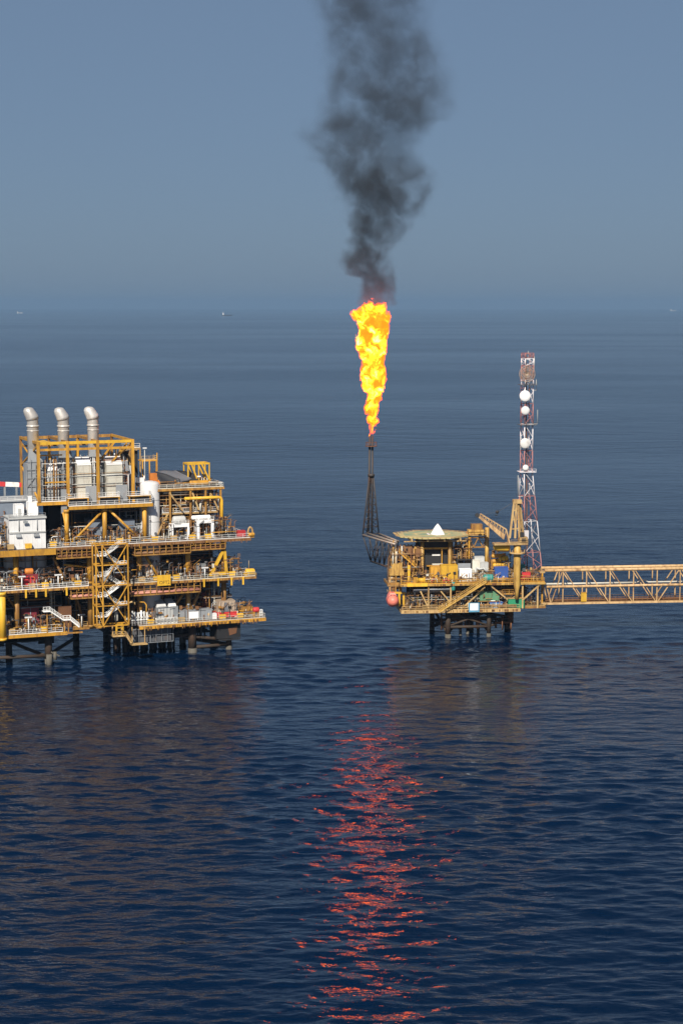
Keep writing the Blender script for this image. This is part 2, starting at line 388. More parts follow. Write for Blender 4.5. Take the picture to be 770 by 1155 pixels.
for (a, b, v, z) in ((UL, uA, -2.6, Z0), (uC, uE0 - 2, -2.6, Z0), (UL, uE1 - 2, -2.8, Z1), (L.u(62, 618, -2), uE2 - 3, -1.6, Z2), (UL, uA, -2.4, Z2)):
    for m, n in (('cream', 26), ('yellow', 15), ('grey', 22), ('rust', 14)):
        stuff('edge_pipework', m, lambda q: pipes(q, a, b, v, v + 2.2, z, z + 2.2, n, (.06, .13), rn, False))

# the fine tangle along and behind every deck front
tb = [(UL, uA, -2.8, 3, Z0, Z0 + 4), (uC, uE0 - 3, -2.6, 5, Z0, Z0 + 4.5), (UL, L.u(104, 660, -3), -2.8, 5, Z1, Z1 + 5), (L.u(150, 660, -3), uE1 - 3, -2.8, 5, Z1, Z1 + 5),
      (L.u(53, 612, -1), L.u(160, 612, -1), -1.8, 5, Z2, Z2 + 4.5), (L.u(182, 600, -1), uE2 - 3, -1.6, 5, Z2, Z2 + 6), (UL, L.u(10, 600, -2), -3, 3, Z2, Z2 + 8), (L.u(82, 704, 3), L.u(117, 704, 3), 3, 9, Z0, Z0 + 5)]
rt = random.Random(31)
for (a, b, v0, v1, z, zt) in tb:
    k = (b - a) / 20
    for m, n in (('brown', 50), ('old_yellow', 40), ('rust', 44), ('cream', 9), ('dark_grey', 52), ('white', 7), ('yellow', 16), ('grey', 16), ('black', 30)):
        stuff('deck_fitting', m, lambda q: thicket(q, a, b, v0, v1, z, zt if m not in ('white', 'yellow', 'cream') else z + (zt - z) * .55, int(n * k), rt))
for (a, b, z, v) in ((L.u(62, 618, -3), uE2 - 1, Z2 - .75, -3.3), (UL, uE1 - 1, Z1 - .65, -4.3), (uC + 1, uE0 - 2, Z0 - .8, -4.4)):
    for m, n in (('rust', 30), ('brown', 26), ('old_yellow', 26), ('yellow', 12)):
        stuff('edge_stiffener', m, lambda q: [q.box((u, v, z - (h_ > .7) * .5), (u + .16 + .3 * (h_ < .2), v + .1, z + .55)) for u, h_ in [(rt.uniform(a, b), rt.random()) for _ in range(n)]])

# hung pipe racks under the deck edges
def rack(x0, x1, yt, v, z, h, pink, m='old_yellow', n=8):
    a, b = L.u(x0, yt, v), L.u(x1, yt, v)
    def f(q):
        q.bar((a, v, z - h), (b, v, z - h), .28, .34); q.bar((a, v, z - h * .5), (b, v, z - h * .5), .16)
        for i in range(n + 1):
            u = a + (b - a) * i / n; q.box((u - .11, v - .12, z - h + .2), (u + .11, v + .12, z - .9))
            q.bar((u, v, z - h), (u, v + 3, z - h), .2)
    o = part('pipe_rack', m, f)
    part('rack_pipe', pink, lambda q: [q.tube((a, v + k, z - h + .5 + .1 * i), (b, v + k, z - h + .5 + .1 * i), .3 - .05 * i, 8) for i, k in enumerate((.5, 1.3, 2.1))], o)
    part('rack_floor', 'rust', lambda q: q.box((a, v + .2, z - h - .02), (b, v + 3, z - h + .1)), o)
rack(64, 109, 622, -3.4, Z2, 2.9, 'rust'); rack(152, 215, 619, -3.4, Z2, 3.2, 'brown', n=9); rack(215, 254, 616, -3.0, Z2, 2.6, 'rust', n=7)
rack(80, 113, 668, -4.4, Z1, 3.1, 'pink_pipe', n=5); rack(148, 226, 665, -4.4, Z1, 3.3, 'pink_pipe', n=11)
# tabs that hang from the middle deck's edge
for x in (29, 40.5, 51.5, 75, 230, 246, 261, 274):
    u = L.u(x, 668, -4.3); part('edge_bracket', 'bright_yellow', lambda q: (q.box((u - .22, -4.6, Z1 - 2.1), (u + .22, -4.3, Z1 - .1)), q.box((u - .3, -4.62, Z1 - .3), (u + .3, -4.28, Z1 + .1))))

# railings along deck edges
def rails(name, m, *pts, **k): part(name, m, lambda q: rail(q, pts, **k))
rails('railing', 'white', (UL, -3.9, Z0), (uA - 1, -3.9, Z0))
rails('railing', 'cream', (uC, -3.9, Z0), (uE0, -3.9, Z0), (uE0, 10, Z0))
rails('railing', 'white', (UL, -3.9, Z1), (L.u(100, 662, -4), -3.9, Z1))
rails('railing', 'cream', (L.u(148, 660, -4), -3.9, Z1), (uE1, -3.9, Z1), (uE1, 20, Z1))
rails('railing', 'white', (L.u(55, 615, -4), -2.9, Z2), (uE2, -2.9, Z2), (uE2, 14, Z2))
rails('railing', 'tan', (L.u(82, 708, 2), 2.1, Z0), (L.u(117, 708, 2), 2.1, Z0))
rails('railing', 'white', (u3a, -1.4, Z3), (u3b, -1.4, Z3), (u3b, 6, Z3))
rails('railing', 'cream', (uR0, 2.1, ZR), (uR1, 2.1, ZR), (uR1, 16, ZR))
rails('railing', 'white', (L.u(183, 577, 3), 3.1, zM), (L.u(246, 577, 3), 3.1, zM))
rails('railing', 'white', (uF, .1, Z3 + 1.3), (u3a - .4, .1, Z3 + 1.3))

# the stack frame: yellow posts and beams over the exhausts
vb = 22.0
fx = [43, 76, 110, 149.5]; fu = [L.u(x, 510, 0) for x in fx]
for u in fu:
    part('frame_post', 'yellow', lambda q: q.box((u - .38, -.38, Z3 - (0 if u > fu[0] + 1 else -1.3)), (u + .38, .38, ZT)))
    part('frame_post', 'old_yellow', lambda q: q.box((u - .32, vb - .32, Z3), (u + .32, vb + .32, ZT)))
part('frame_beam', 'bright_yellow', lambda q: q.box((fu[0] + .4, -.3, ZT - .85), (fu[-1] - .4, .3, ZT - .1)))
part('frame_beam', 'yellow', lambda q: q.box((fu[0] + .4, -.25, ZT - 2.5), (fu[-1] - .4, .25, ZT - 1.9)))
part('frame_beam', 'old_yellow', lambda q: q.box((fu[0] + .4, vb - .3, ZT - .9), (fu[-1] - .4, vb + .3, ZT - .1)))
part('frame_beam', 'old_yellow', lambda q: q.box((fu[0] + .4, vb - .25, ZT - 3), (fu[-1] - .4, vb + .25, ZT - 2.5)))
for i, u in enumerate(fu): part('frame_beam', 'yellow' if i in (0, 3) else 'old_yellow', lambda q: q.box((u - .3, .42, ZT - .7), (u + .3, vb - .42, ZT - .05)))
part('frame_plate', 'bright_yellow', lambda q: q.box((fu[0] + .6, 1.2, ZT - .5), (fu[0] + 3.6, 9, ZT - .25)))
zm = (ZT + Z3 + 1.3) / 2
for a, b in (((fu[0], .2, ZT - 1), (fu[0], vb, zm)), ((fu[0], vb, zm), (fu[0], .2, Z3 + 1.6)), ((fu[3], .4, ZT - 1), (fu[3], vb * .6, zm + 3)),
             ((fu[0] + .3, vb, ZT - 2), (fu[1] - .3, vb, Z3 + 4)), ((fu[1] + 3, vb - 3, ZT - 1), (fu[1] + 6.5, vb - 3, zm)), ((fu[2] - 1, vb - 3, ZT - 1), (fu[1] + 7, vb - 3, zm)), ((fu[2] + 6, 5, ZT - 1), (fu[2] + 1, 5, zm + 1)), ((fu[3] - 1, 2, ZT - 1.2), (fu[3] - 5.5, 2, ZT - 6.5))):
    part('frame_brace', 'yellow', lambda q: q.bar(a, b, .42))
for z, v, a, b in ((ZT - 6.5, 8, fu[0], fu[3]), (ZT - 11, 1.5, fu[0] + 2, fu[1]), (ZT - 4, 4, fu[0] + 1.5, fu[1] - .5), (ZT - 9, 6, fu[1], fu[2])):
    part('frame_beam', 'yellow', lambda q: q.bar((a, v, z), (b, v, z), .36))
for u in (fu[0] + 4.4, fu[1] + 4.2, fu[2] + 4.6):
    part('frame_post', 'yellow', lambda q: q.bar((u, 6, Z3 + 1), (u, 6, ZT - .5), .5))
for m, n in (('light_grey', 34), ('old_yellow', 40), ('rust', 26), ('white', 18), ('grey', 24)):
    stuff('pipework', m, lambda q: pipes(q, fu[0] + 1, fu[3] - 1, 1.0, 13, Z3 + 1.4, Z3 + 12.5, n, (.07, .2), rn))
machines(fu[0] + 1, fu[3] - 1, 4, 12, Z3 + 1.4, Z3 + 6, 12, ('dark_grey', 'grey'), rn)
part('plenum', 'light_grey', lambda q: [q.box((fu[0] + 3 + k * 5.2, 12.6, Z3 + .2), (fu[0] + 7.9 + k * 5.2, 15, Z3 + 9 + (k % 2) * 1.2)) for k in range(5)])
part('plenum_hood', 'grey', lambda q: [q.hexa([(fu[0] + 3.3 + k * 5.2, 11.2, Z3 + 5.5), (fu[0] + 7.2 + k * 5.2, 11.2, Z3 + 5.5), (fu[0] + 7.2 + k * 5.2, 12.5, Z3 + 5.5), (fu[0] + 3.3 + k * 5.2, 12.5, Z3 + 5.5), (fu[0] + 3.6 + k * 5.2, 12.2, Z3 + 10.4), (fu[0] + 6.6 + k * 5.2, 12.2, Z3 + 10.4), (fu[0] + 6.6 + k * 5.2, 12.5, Z3 + 10.4), (fu[0] + 3.6 + k * 5.2, 12.5, Z3 + 10.4)]) for k in range(5)])

part('scaffold', 'light_grey', lambda q: [q.bar((fu[0] + .6 + .9 * i, 9 + 3 * (i % 3), Z3 + 1.3), (fu[0] + .6 + .9 * i, 9 + 3 * (i % 3), Z3 + 9 + (i * 5 % 4)), .14) for i in range(8)] + [q.bar((fu[0] + .5, 9, Z3 + 3 + 2 * k), (fu[0] + 7, 15, Z3 + 3 + 2 * k), .12) for k in range(4)])
part('round_fan', 'dark_grey', lambda q: q.lathe((fu[0] + 1.2, 8, Z3 + 7), (fu[0] + 1.2, 10, Z3 + 7), [(0, 1.2), (.3, 1.7), (1.6, 1.7), (2, 1)], 16))
# exhaust stacks with their ducts; air intake boxes in front
for i, (x, y, n) in enumerate(((37, 487, 'leftmost'), (71.5, 487, 'middle'), (105, 486, 'rightmost'))):
    p = L.at(x, y, 7.2); u = p[0]; v = 7.2
    t = T('exhaust_stack', f'silver exhaust stack with bent top, {n} of the three above the yellow frame', 'exhaust stack', L, (u, v, Z3), 'exhaust stacks on the yellow frame')
    zt = p[2]; r = 1.52
    part('flue', 'steel', lambda q: q.lathe((u, v, 49), (u, v, 70), [(0, r), (zt + 3.4 - 49, r), (zt + 3.5 - 49, r * 1.02)], 20), t)
    part('collar', 'steel', lambda q: (q.tube((u, v, zt + 1.4), (u, v, zt + 1.75), r * 1.13, 20), q.tube((u, v, zt + .2), (u, v, zt + .4), r * 1.08, 20)), t)
    part('elbow', 'steel', lambda q: q.poly([(u, v, zt + 3.3), (u - .12, v, zt + 3.9), (u - .5, v + .1, zt + 4.6), (u - .9, v + .2, zt + 5.4), (u - 1.15, v + .25, zt + 6.0), (u - 1.22, v + .28, zt + 6.4), (u - 1.24, v + .28, zt + 6.6)], [r * 1.12, r * 1.12, r * 1.04, r * .97, r * .86, r * .6, .1], 20), t)
    part('duct', 'grey', lambda q: (q.rings([[(u - 1.45, v - 1.45, 57), (u + 1.45, v - 1.45, 57), (u + 1.45, v + 1.45, 51), (u - 1.45, v + 1.45, 51)][::-1], [(u - 2.1, v - 2.2, 53), (u + 2.1, v - 2.2, 53), (u + 2.1, v + 3, 53), (u - 2.1, v + 3, 53)][::-1]], False), q.box((u - 2.1, v - 2.2, Z3 + .1), (u + 2.1, v + 3, 52.99)), [q.bar((u - 2.5 + 1.25 * k, v - 2.6, Z3 + 1), (u - 2.5 + 1.25 * k, v - 2.6, Z3 + 11 + (k % 2) * 1.5), .13) for k in range(5)], [q.bar((u - 2.6, v - 2.6, Z3 + 3 + 2.2 * k), (u + 2.6, v - 2.6, Z3 + 3 + 2.2 * k), .13) for k in range(5)], q.bar((u - 2.4, v - 2.6, Z3 + 5), (u + 2.4, v - 2.6, Z3 + 11), .13),
                                           [q.box((u - 2.2, v - 2.3, Z3 + .5 + k * 1.6), (u + 2.2, v - 2.204, Z3 + .7 + k * 1.6)) for k in range(6)]), t)
for (x0, x1, yt, v, n) in ((53.5, 66, 521, 3.5, 'half hidden by yellow beams at left'), (87, 103, 515, 1.2, 'below the middle exhaust'), (120, 138, 514.5, 1.2, 'below the rightmost exhaust')):
    a, b = L.u(x0, 530, v), L.u(x1, 530, v); zt = L.z((x0 + x1) / 2, yt, v + 3.4); zs = zt - 2.0
    t = T('air_intake', f'pale grey panelled air intake box with sloping top, {n}', 'air intake', L, ((a + b) / 2, v, Z3), 'air intake boxes under the exhausts')
    def f(q):
        q.rings([[(w, v, Z3 + .15), (w, v, zs), (w, v + 2.6, zt), (w, v + 4.4, zt), (w, v + 4.4, Z3 + .15)] for w in (a + .1, b - .1)], False)
        for k in range(7): z = Z3 + .4 + k * (zs - Z3 - .5) / 6; q.box((a + .02, v - .07, z - .06), (b - .02, v - .003, z + .06))
        for w in (a, b - .14): q.box((w, v - .09, Z3 + .1), (w + .14, v + .2, zs))
    part('casing', 'light_grey' if v > 2 else 'cream', f, t)
    part('hood', 'clean_white', lambda q: q.hexa([(a, v - .05, zs + .02), (b, v - .05, zs + .02), (b, v + 2.6, zt + .02), (a, v + 2.6, zt + .02), (a, v - .05, zs + .12), (b, v - .05, zs + .12), (b, v + 2.6, zt + .12), (a, v + 2.6, zt + .12)]), t)  # sloping top coloured whiter than the casing, standing in for sunlight on it
# raised service walkways with white rails below the intakes
for (x0, x1) in ((76, 100), (111, 135), (145, 170)):
    a, b = L.u(x0, 560, -1), L.u(x1, 560, -1); z = Z3 + 2.1
    w = part('service_walkway', 'yellow', lambda q: (q.box((a, -1.3, z - .2), (b, 1.1, z)), [q.box((k - .14, -1.25, Z3), (k + .14, -.98, z - .2)) for k in (a + .2, b - .2)]))
    part('railing', 'white', lambda q: rail(q, [(a, 1.0, z), (a, -1.2, z), (b, -1.2, z), (b, 1.0, z)], t=.1), w)
    part('cabinet', 'dark_grey', lambda q: q.box((a + .5, -.2, Z3 + .05), (b - .5, .9, z - .3)), w)
for (x0, x1) in ((97, 110), (131, 144)):
    a, b = L.u(x0, 560, .8), L.u(x1, 560, .8)
    part('wall_panel', 'grey', lambda q: q.box((a, .9, Z3 + .6), (b, 1.3, Z3 + 5)))
part('wall_panel', 'grey', lambda q: q.box((L.u(69, 560, .3), .3, Z3 - 2), (L.u(75.5, 560, .3), .8, Z3 + 4.4)))

# yellow inner structure of the upper right module
uu = [L.u(x, 580, 2) for x in (174, 192, 215, 232, 249)]
for u in uu:
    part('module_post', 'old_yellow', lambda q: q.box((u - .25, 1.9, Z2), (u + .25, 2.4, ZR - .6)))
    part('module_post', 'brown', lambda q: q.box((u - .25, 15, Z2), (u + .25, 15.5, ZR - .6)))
for a, b in (((191, 556), (206, 576)), ((217, 556), (224, 575)), ((238, 557), (246, 575)), ((176, 606), (189, 580))):
    part('brace', 'tan', lambda q: q.bar(L.at(*a, 1.8), L.at(*b, 1.8), .42))
part('shade_wall', 'dark_grey', lambda q: q.box((uR0 + 1, 16, Z2), (uR1 - 2, 16.3, ZR - .7)))  # added dark backing, the module's inner shade put into its colour
part('shade_wall', 'black', lambda q: q.box((L.u(182, 590, 6), 6.5, Z2), (L.u(192, 590, 6), 7, zM - .5)))  # smaller black backing, again coloured for inner shade
for m, n in (('brown', 36), ('old_yellow', 34), ('cream', 26), ('tan', 26), ('rust', 20)):
    stuff('pipework', m, lambda q: pipes(q, uR0 + 1, uR1 - 1, 3, 14, Z2, zM - .5, n, (.08, .25), rn))
    stuff('pipework', m, lambda q: pipes(q, uR0 + 1, uR1 - 1, 3, 14, zM, ZR - .6, n, (.08, .22), rn))
machines(uR0 + 2, uR1 - 3, 4, 12, zM, ZR - .6, 12, ('rust', 'cream', 'grey'), rn)
for m, n in (('old_yellow', 34), ('cream', 26), ('rust', 20), ('dark_grey', 14)):
    stuff('pipework', m, lambda q: pipes(q, uR0, uR1 - 1, 3, 14, ZR, ZR + 2.2, n, (.08, .2), rn))
machines(uR0 + 1, uR1 - 4, 6, 15, ZR, ZR + 2, 13, ('yellow', 'grey', 'dark_grey'), rn)
# thick yellow pipe over and down the module's right end
pz = L.z(230, 561.5, 1.2)
part('thick_pipe', 'bright_yellow', lambda q: q.poly([(L.u(208, 561, 1.2), 1.2, pz), (L.u(246, 561, 1.2), 1.2, pz), (L.u(249, 562, 1.2), 1.2, pz - .2), (L.u(250, 564, 1.2), 1.2, pz - .9), (L.u(250, 564, 1.2), 1.2, Z2 + .1)], .42, 12))
part('thick_pipe', 'cream', lambda q: q.poly([(L.u(226, 575, 2.5), 2.5, zM + .2), (L.u(226, 570, 2.5), 2.5, zM + 2.4), (L.u(228, 566, 2.5), 2.5, zM + 3.3), (L.u(232, 565, 2.5), 2.5, zM + 3.5)], .32, 10))
# lattice box frame on the roof
a, b = L.u(212, 535, 6), L.u(236, 535, 6); zt = L.z(224, 523, 6)
def f(q):
    for u in (a, (a + b) / 2, b):
        for v in (6, 10): q.bar((u, v, ZR), (u, v, zt), .3)
    for v in (6, 10):
        q.bar((a - .15, v, zt), (b + .15, v, zt), .45)
        q.bar((a + 1, v, zt), ((a + b) / 2, v, ZR + .6), .4); q.bar(((a + b) / 2 + .8, v, zt), (b, v, ZR + 1.6), .4)
    for u in (a, b): q.bar((u, 6.1, zt), (u, 9.9, zt), .4)
part('lattice_frame', 'bright_yellow', f)
# twin frames behind the stack frame's right end
a, b = L.u(135, 520, 20), L.u(158, 520, 20); zt = L.z(146, 505, 20)
part('rear_gantry', 'tan', lambda q: ([q.bar((u, v, Z3), (u, v, zt), .35) for u in (a, (a + b) / 2, b) for v in (20, 24)], [q.box((a, v - .3, zt - .6), (b, v + .3, zt)) for v in (20, 24)], q.bar((a, 20, Z3 + 3), ((a + b) / 2, 20, zt - 1), .3)))
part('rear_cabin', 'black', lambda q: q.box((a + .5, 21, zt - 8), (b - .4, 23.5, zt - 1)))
part('rear_rail', 'white', lambda q: rail(q, [(a, 20, zt), (b, 20, zt)]))
a, b = L.u(160, 520, 14), L.u(177, 520, 14); zt = L.z(168, 519, 14)
part('rear_platform', 'yellow', lambda q: (q.box((a, 14, zt - .3), (b, 18, zt)), [q.bar((u, 14.1, ZR), (u, 14.1, zt - .3), .3) for u in (a + .2, (a + b) / 2, b - .2)], q.bar((b, 14, ZR + 1), (b, 14, zt + 2), .25)))
part('railing', 'tan', lambda q: rail(q, [(a, 14.2, zt), (b, 14.2, zt), (b, 17.8, zt)]))

# stair tower on the front
x0, x1, yT, yB, v0, v1 = 108.5, 144.5, 615, 703, -8.0, -4.4
a, b = L.u(x0, 660, v0), L.u(x1, 660, v0); zb, zt = L.z(126, 706, v0), L.z(126, 614, v0)
tower = bpy.data.objects.new('stair_tower', None); C.objects.link(tower); tower.parent = P; BASE[tower.name] = (0, 0, 0)
lv = [zb + (zt - zb) * k / 4 for k in range(5)]
for u in (a, b):
    for v in (v0, v1): part('tower_post', 'yellow', lambda q: q.box((u - .17, v - .17, zb), (u + .17, v + .17, zt)), tower)
um = a + (b - a) * .2
part('tower_post', 'yellow', lambda q: q.box((um - .15, v0 - .15, zb), (um + .15, v0 + .15, zt)), tower)
for k, z in enumerate(lv): part('tower_beam', 'yellow', lambda q: (q.box((a + .23, v0 - .18, z - .15), (um - .21, v0 + .18, z + .12)), q.box((um + .21, v0 - .18, z - .15), (b - .23, v0 + .18, z + .12)), q.box((a + .23, v1 - .18, z - .15), (b - .23, v1 + .18, z + .12)),
        [q.box((u - .15, v0 + .23, z - .2), (u + .15, v1 - .23, z + .1)) for u in (a, b)]), tower)
mid = (um + b) / 2
for k in range(4):
    za, zc = lv[k], lv[k + 1]
    s = 1 if k % 2 == 0 else -1
    part('tower_brace', 'yellow', lambda q: (q.bar((mid, v0 - .02, zc if s > 0 else za), (um, v0 - .02, za if s > 0 else zc), .22), q.bar((mid, v0 - .02, zc if s > 0 else za), (b, v0 - .02, za if s > 0 else zc), .22),
         q.bar((a, v0 - .02, zc), (um, v0 - .02, za), .2)), tower)
for k, z in enumerate(lv[:4]):
    hz = (lv[1] - lv[0]); zl = z + hz * .45; zr = z + hz * .95
    ul, ur = a + (b - a) * .32, a + (b - a) * .78
    part('landing', 'white', lambda q: (q.box((a + .3, v0 + .4, zl - .15), (ul, v1 - .3, zl)), rail(q, [(a + .3, v0 + .4, zl), (ul, v0 + .4, zl)], step=1)), tower)
    part('landing', 'white', lambda q: (q.box((ur, v0 + .4, zr - .15), (b - .3, v1 - .3, zr)), rail(q, [(ur, v0 + .4, zr), (b - .3, v0 + .4, zr)], step=1)), tower)
    part('stair_flight', 'white', lambda q: stair(q, (ul, v0 + 1, zl), (ur, v0 + 1, zr), 1.0, (0, 1, 0)), tower)
    if k < 3: part('stair_flight', 'light_grey', lambda q: stair(q, (ur, v0 + 2.6, zr), (ul, v0 + 2.6, zl + hz), 1.0, (0, 1, 0)), tower)

# white stairs from the lower left deck
sA, sB, sC, sD = L.at(56, 689, -4.3), L.at(71, 699, -4.3), L.at(79, 699, -4.3), L.at(89, 707, -4.3)
part('white_stair', 'white', lambda q: (q.box((L.u(49, 689, -5), -5, sA[2] - .2), (sA[0], -3, sA[2])), rail(q, [(L.u(49, 689, -5), -4.9, sA[2]), (sA[0], -4.9, sA[2])], step=1.2, t=.12), stair(q, sB, sA, 1.1, (0, 1, 0)), q.box((sB[0], -5, sB[2] - .2), (sC[0], -3, sB[2])), rail(q, [(sB[0], -4.9, sB[2]), (sC[0], -4.9, sB[2])], step=.8, t=.13), stair(q, sD, sC, 1.1, (0, 1, 0))))
part('stair_support', 'old_yellow', lambda q: [q.bar((u, -4, Z0 - .5), (u, -4, z), .3) for u, z in ((L.u(53, 695, -4), sA[2] - .2), (sB[0] + .4, sB[2] - .2), (sC[0] - .4, sB[2] - .2))] + [q.bar((L.u(70, 705, -4), -4, Z0 - .5), (sD[0] + 1, -4, Z0 - .5), .4)])

# hanging landing stage and mesh cage under the right deck
a, b = L.u(150, 718, -2), L.u(195, 718, -2); z0_, z1_ = L.z(172, 725, -2), Z0 - 1
part('under_deck_cage', 'grey', lambda q: ([q.box((a, -2.1, z), (b, -2, z + .16)) for z in (z0_, (z0_ + z1_) / 2, z1_ - .3)], [q.box((u, -2.08, z0_), (u + .14, -1.98, z1_)) for u in [a + (b - a) * i / 7 for i in range(8)]]))
part('under_deck_tank', 'dark_grey', lambda q: q.box((a + .4, -1.6, z0_ + .2), (b - .3, 4, z1_ - .1)))
a, b = L.u(127, 716, -6), L.u(150, 722, -6); z = L.z(135, 717, -6)
part('boat_landing', 'tan', lambda q: (q.box((a, -6.4, z - .25), (a + 3.4, -4, z)), rail(q, [(a, -6.3, z), (a + 3.4, -6.3, z)], step=1.2, t=.12), [q.bar((u, -4.3, z), (u, -4.3, Z0 + 1), .22) for u in (a + .4, a + 2.9)], stair(q, (b - .5, -5.6, z - 2.3), (a + 3.6, -5.6, z), 1.0, (0, 1, 0)), q.box((b - .4, -6.4, z - 2.9), (b + 4, -4, z - 2.7)), [q.bar((u, -4.4, z - 2.8), (u, -4.4, Z0), .2) for u in (b + .2, b + 3.7)]))
part('landing_ladder_cage', 'bright_yellow', lambda q: ([q.bar((u, v, z), (u, v, z + 3), .22) for u in (a + 1.3, a + 3) for v in (-5.6, -4.6)], [q.bar((a + 1.3, -5.6, z + k), (a + 3, -5.6, z + k), .2) for k in (1, 2, 3)]))

# name board with dark lettering
a, b, z0_, z1_ = rect(L, 177.5, 648.5, 192, 660.5, -5)
part('name_board', ['bright_yellow'], lambda q: (q.box((a, -5.1, z0_), (b, -5, z1_)), q.box((a - .06, -5.14, z0_ - .06), (a + .08, -4.98, z1_ + .06)), q.box((b - .08, -5.14, z0_ - .06), (b + .06, -4.98, z1_ + .06))))
board = [o for o in bpy.data.objects if o.name.startswith('name_board')][0]
def lettering(txt, u, v, z, size, m, parent):
    cu_ = bpy.data.curves.new('lettering', 'FONT'); cu_.body = txt; cu_.size = size; cu_.extrude = .02
    o = bpy.data.objects.new('lettering_curve', cu_); C.objects.link(o); bpy.context.view_layer.update()
    me = bpy.data.meshes.new_from_object(o.evaluated_get(bpy.context.evaluated_depsgraph_get()))
    bpy.data.objects.remove(o); bs = BASE.get(parent.name, (0, 0, 0))
    for q in me.vertices: x, y, zz = q.co; q.co = (u + x - bs[0], v - zz - bs[1], z + y - bs[2])
    me.flip_normals() if hasattr(me, 'flip_normals') else None
    me.materials.clear(); me.materials.append(M[m]); t = bpy.data.objects.new('lettering', me); C.objects.link(t); t.parent = parent; BASE[t.name] = bs
    return t
lettering('OFT2', a + .45, -5.13, z0_ + .45, 1.25, 'sign_ink', board)
# ------------------------------------------------------------------ things that stand on the left platform
def tpart(t, name, m, fn): return part(name, m, fn, t)
# grey roofed block at the far left with white building in front of it
a, b = UL, L.u(42, 570, 5); zr = L.z(20, 563, 7)
t = T('grey_block', 'flat roofed grey block behind the white building at the left edge', 'building', L, ((a + b) / 2, 5, Z2))
tpart(t, 'wall', 'blue_grey', lambda q: q.box((a, 5, Z2), (b, 16, zr - .4)))
tpart(t, 'roof', 'grey', lambda q: (q.box((a - .3, 4.6, zr - .4), (b + .3, 16.4, zr))))
tpart(t, 'roof_rail', 'white', lambda q: rail(q, [(a, 4.7, zr), (b, 4.7, zr)], h=1))
tpart(t, 'wall_pipe', 'rust', lambda q: pipes(q, a, b, 4, 4.8, Z2 + 6, zr - 1, 10, (.08, .2), rn))
a, b = L.u(10.5, 600, -2.5), L.u(51.5, 600, -2.5); z1_ = L.z(30, 583, -2.5); zl = L.z(30, 600, -2.5)
t = T('white_building', 'plain white box building on the upper deck at the left edge', 'building', L, ((a + b) / 2, -2.5, Z2))
tpart(t, 'wall', 'clean_white', lambda q: (q.box((a, -2.5, Z2), (b, 4, z1_ - .3)), [q.box((u - .05, -2.56, Z2 + .2), (u + .05, -2.504, z1_ - .5)) for u in [a + (b - a) * k / 8 for k in (1, 2, 3, 5, 6, 7)]]))
tpart(t, 'roof', 'light_grey', lambda q: (q.box((a - .3, -2.9, z1_ - .29), (b + .2, 4.2, z1_)), q.box((a - .3, -2.95, z1_ - .5), (b + .2, -2.7, z1_ - .3))))
tpart(t, 'ledge', 'light_grey', lambda q: q.box((a - .05, -2.75, zl - .3), (b, -2.504, zl + .1)))
for x in (21.5, 42): u = L.u(x, 595, -2.5); tpart(t, 'drain_pipe', 'grey', lambda q: q.tube((u, -2.65, zl + .3), (u, -2.65, z1_ - .5), .12, 6))
for x in (21, 41):
    u = L.u(x, 605, -2.5); tpart(t, 'vent_hood', 'grey', lambda q: q.rings([[(w, -2.51, zl - .5), (w, -3.1, zl - 1.1), (w, -3.1, zl - 1.3), (w, -2.51, zl - 1.3)] for w in (u - .7, u + .7)], False))
tpart(t, 'lamp', 'grey', lambda q: (q.bar((L.u(28, 587, -2.6), -2.6, z1_ - 1), (L.u(28, 587, -2.6), -3.3, z1_ - .9), .15), q.box((L.u(26, 588, -3), -3.6, z1_ - 1.5), (L.u(31, 588, -3), -3.2, z1_ - 1.0))))
tpart(t, 'roof_rail', 'grey', lambda q: rail(q, [(a, -2.6, z1_), (b, -2.6, z1_)], h=.9))
for x0, x1, y0, n in ((17, 27, 569, 'lower'), (32, 43, 566, 'taller')):
    c, d, _, zt = rect(L, x0, y0, x1, 581, 0)
    t = T('roof_cabin', f'small white cabin on the white building roof, the {n} of two', 'cabin', L, ((c + d) / 2, 0, z1_), 'white cabins on the roof')
    tpart(t, 'body', 'clean_white', lambda q: ribbed(q, c, d, 0, 2.6, z1_, zt, 0, .05))
    if n == 'taller': tpart(t, 'cowl', 'clean_white', lambda q: (q.box((c + .2, .6, zt), (c + 1.1, 1.6, zt + 1.3)), q.box((c + .1, .5, zt + 1.3), (c + 1.2, 1.7, zt + 1.5))))
    else: tpart(t, 'door', 'light_grey', lambda q: q.box((c + .8, -.04, z1_ + .1), (c + 1.6, -.002, z1_ + 1.9)))
# red and white boom behind the grey block
p0, p1 = L.at(-14, 545.5, 17), L.at(24, 547, 17)
t = T('crane_boom', 'red and white banded boom lying level at the left edge', 'crane boom', L, (p1[0], 17, zr))
for k, m in enumerate(('white', 'red', 'white', 'red')):
    fr_ = [(0, .3), (.3, .52), (.52, .93), (.93, 1)][k]
    e, g = V3(p0).lerp(V3(p1), fr_[0]), V3(p0).lerp(V3(p1), fr_[1])
    tpart(t, 'boom_section', m, lambda q: (q.bar(e + Vector((.02, 0, 0)), g, .8, 1.1), q.bar(e + Vector((.1, 0, .6)), g - Vector((.1, 0, -.6)), .5, .15)))
tpart(t, 'boom_rest', 'grey', lambda q: [q.bar((V3(p0).lerp(V3(p1), k).x, 17, zr - 1), tuple(V3(p0).lerp(V3(p1), k) - Vector((0, 0, .55))), .5) for k in (.5, .85)])
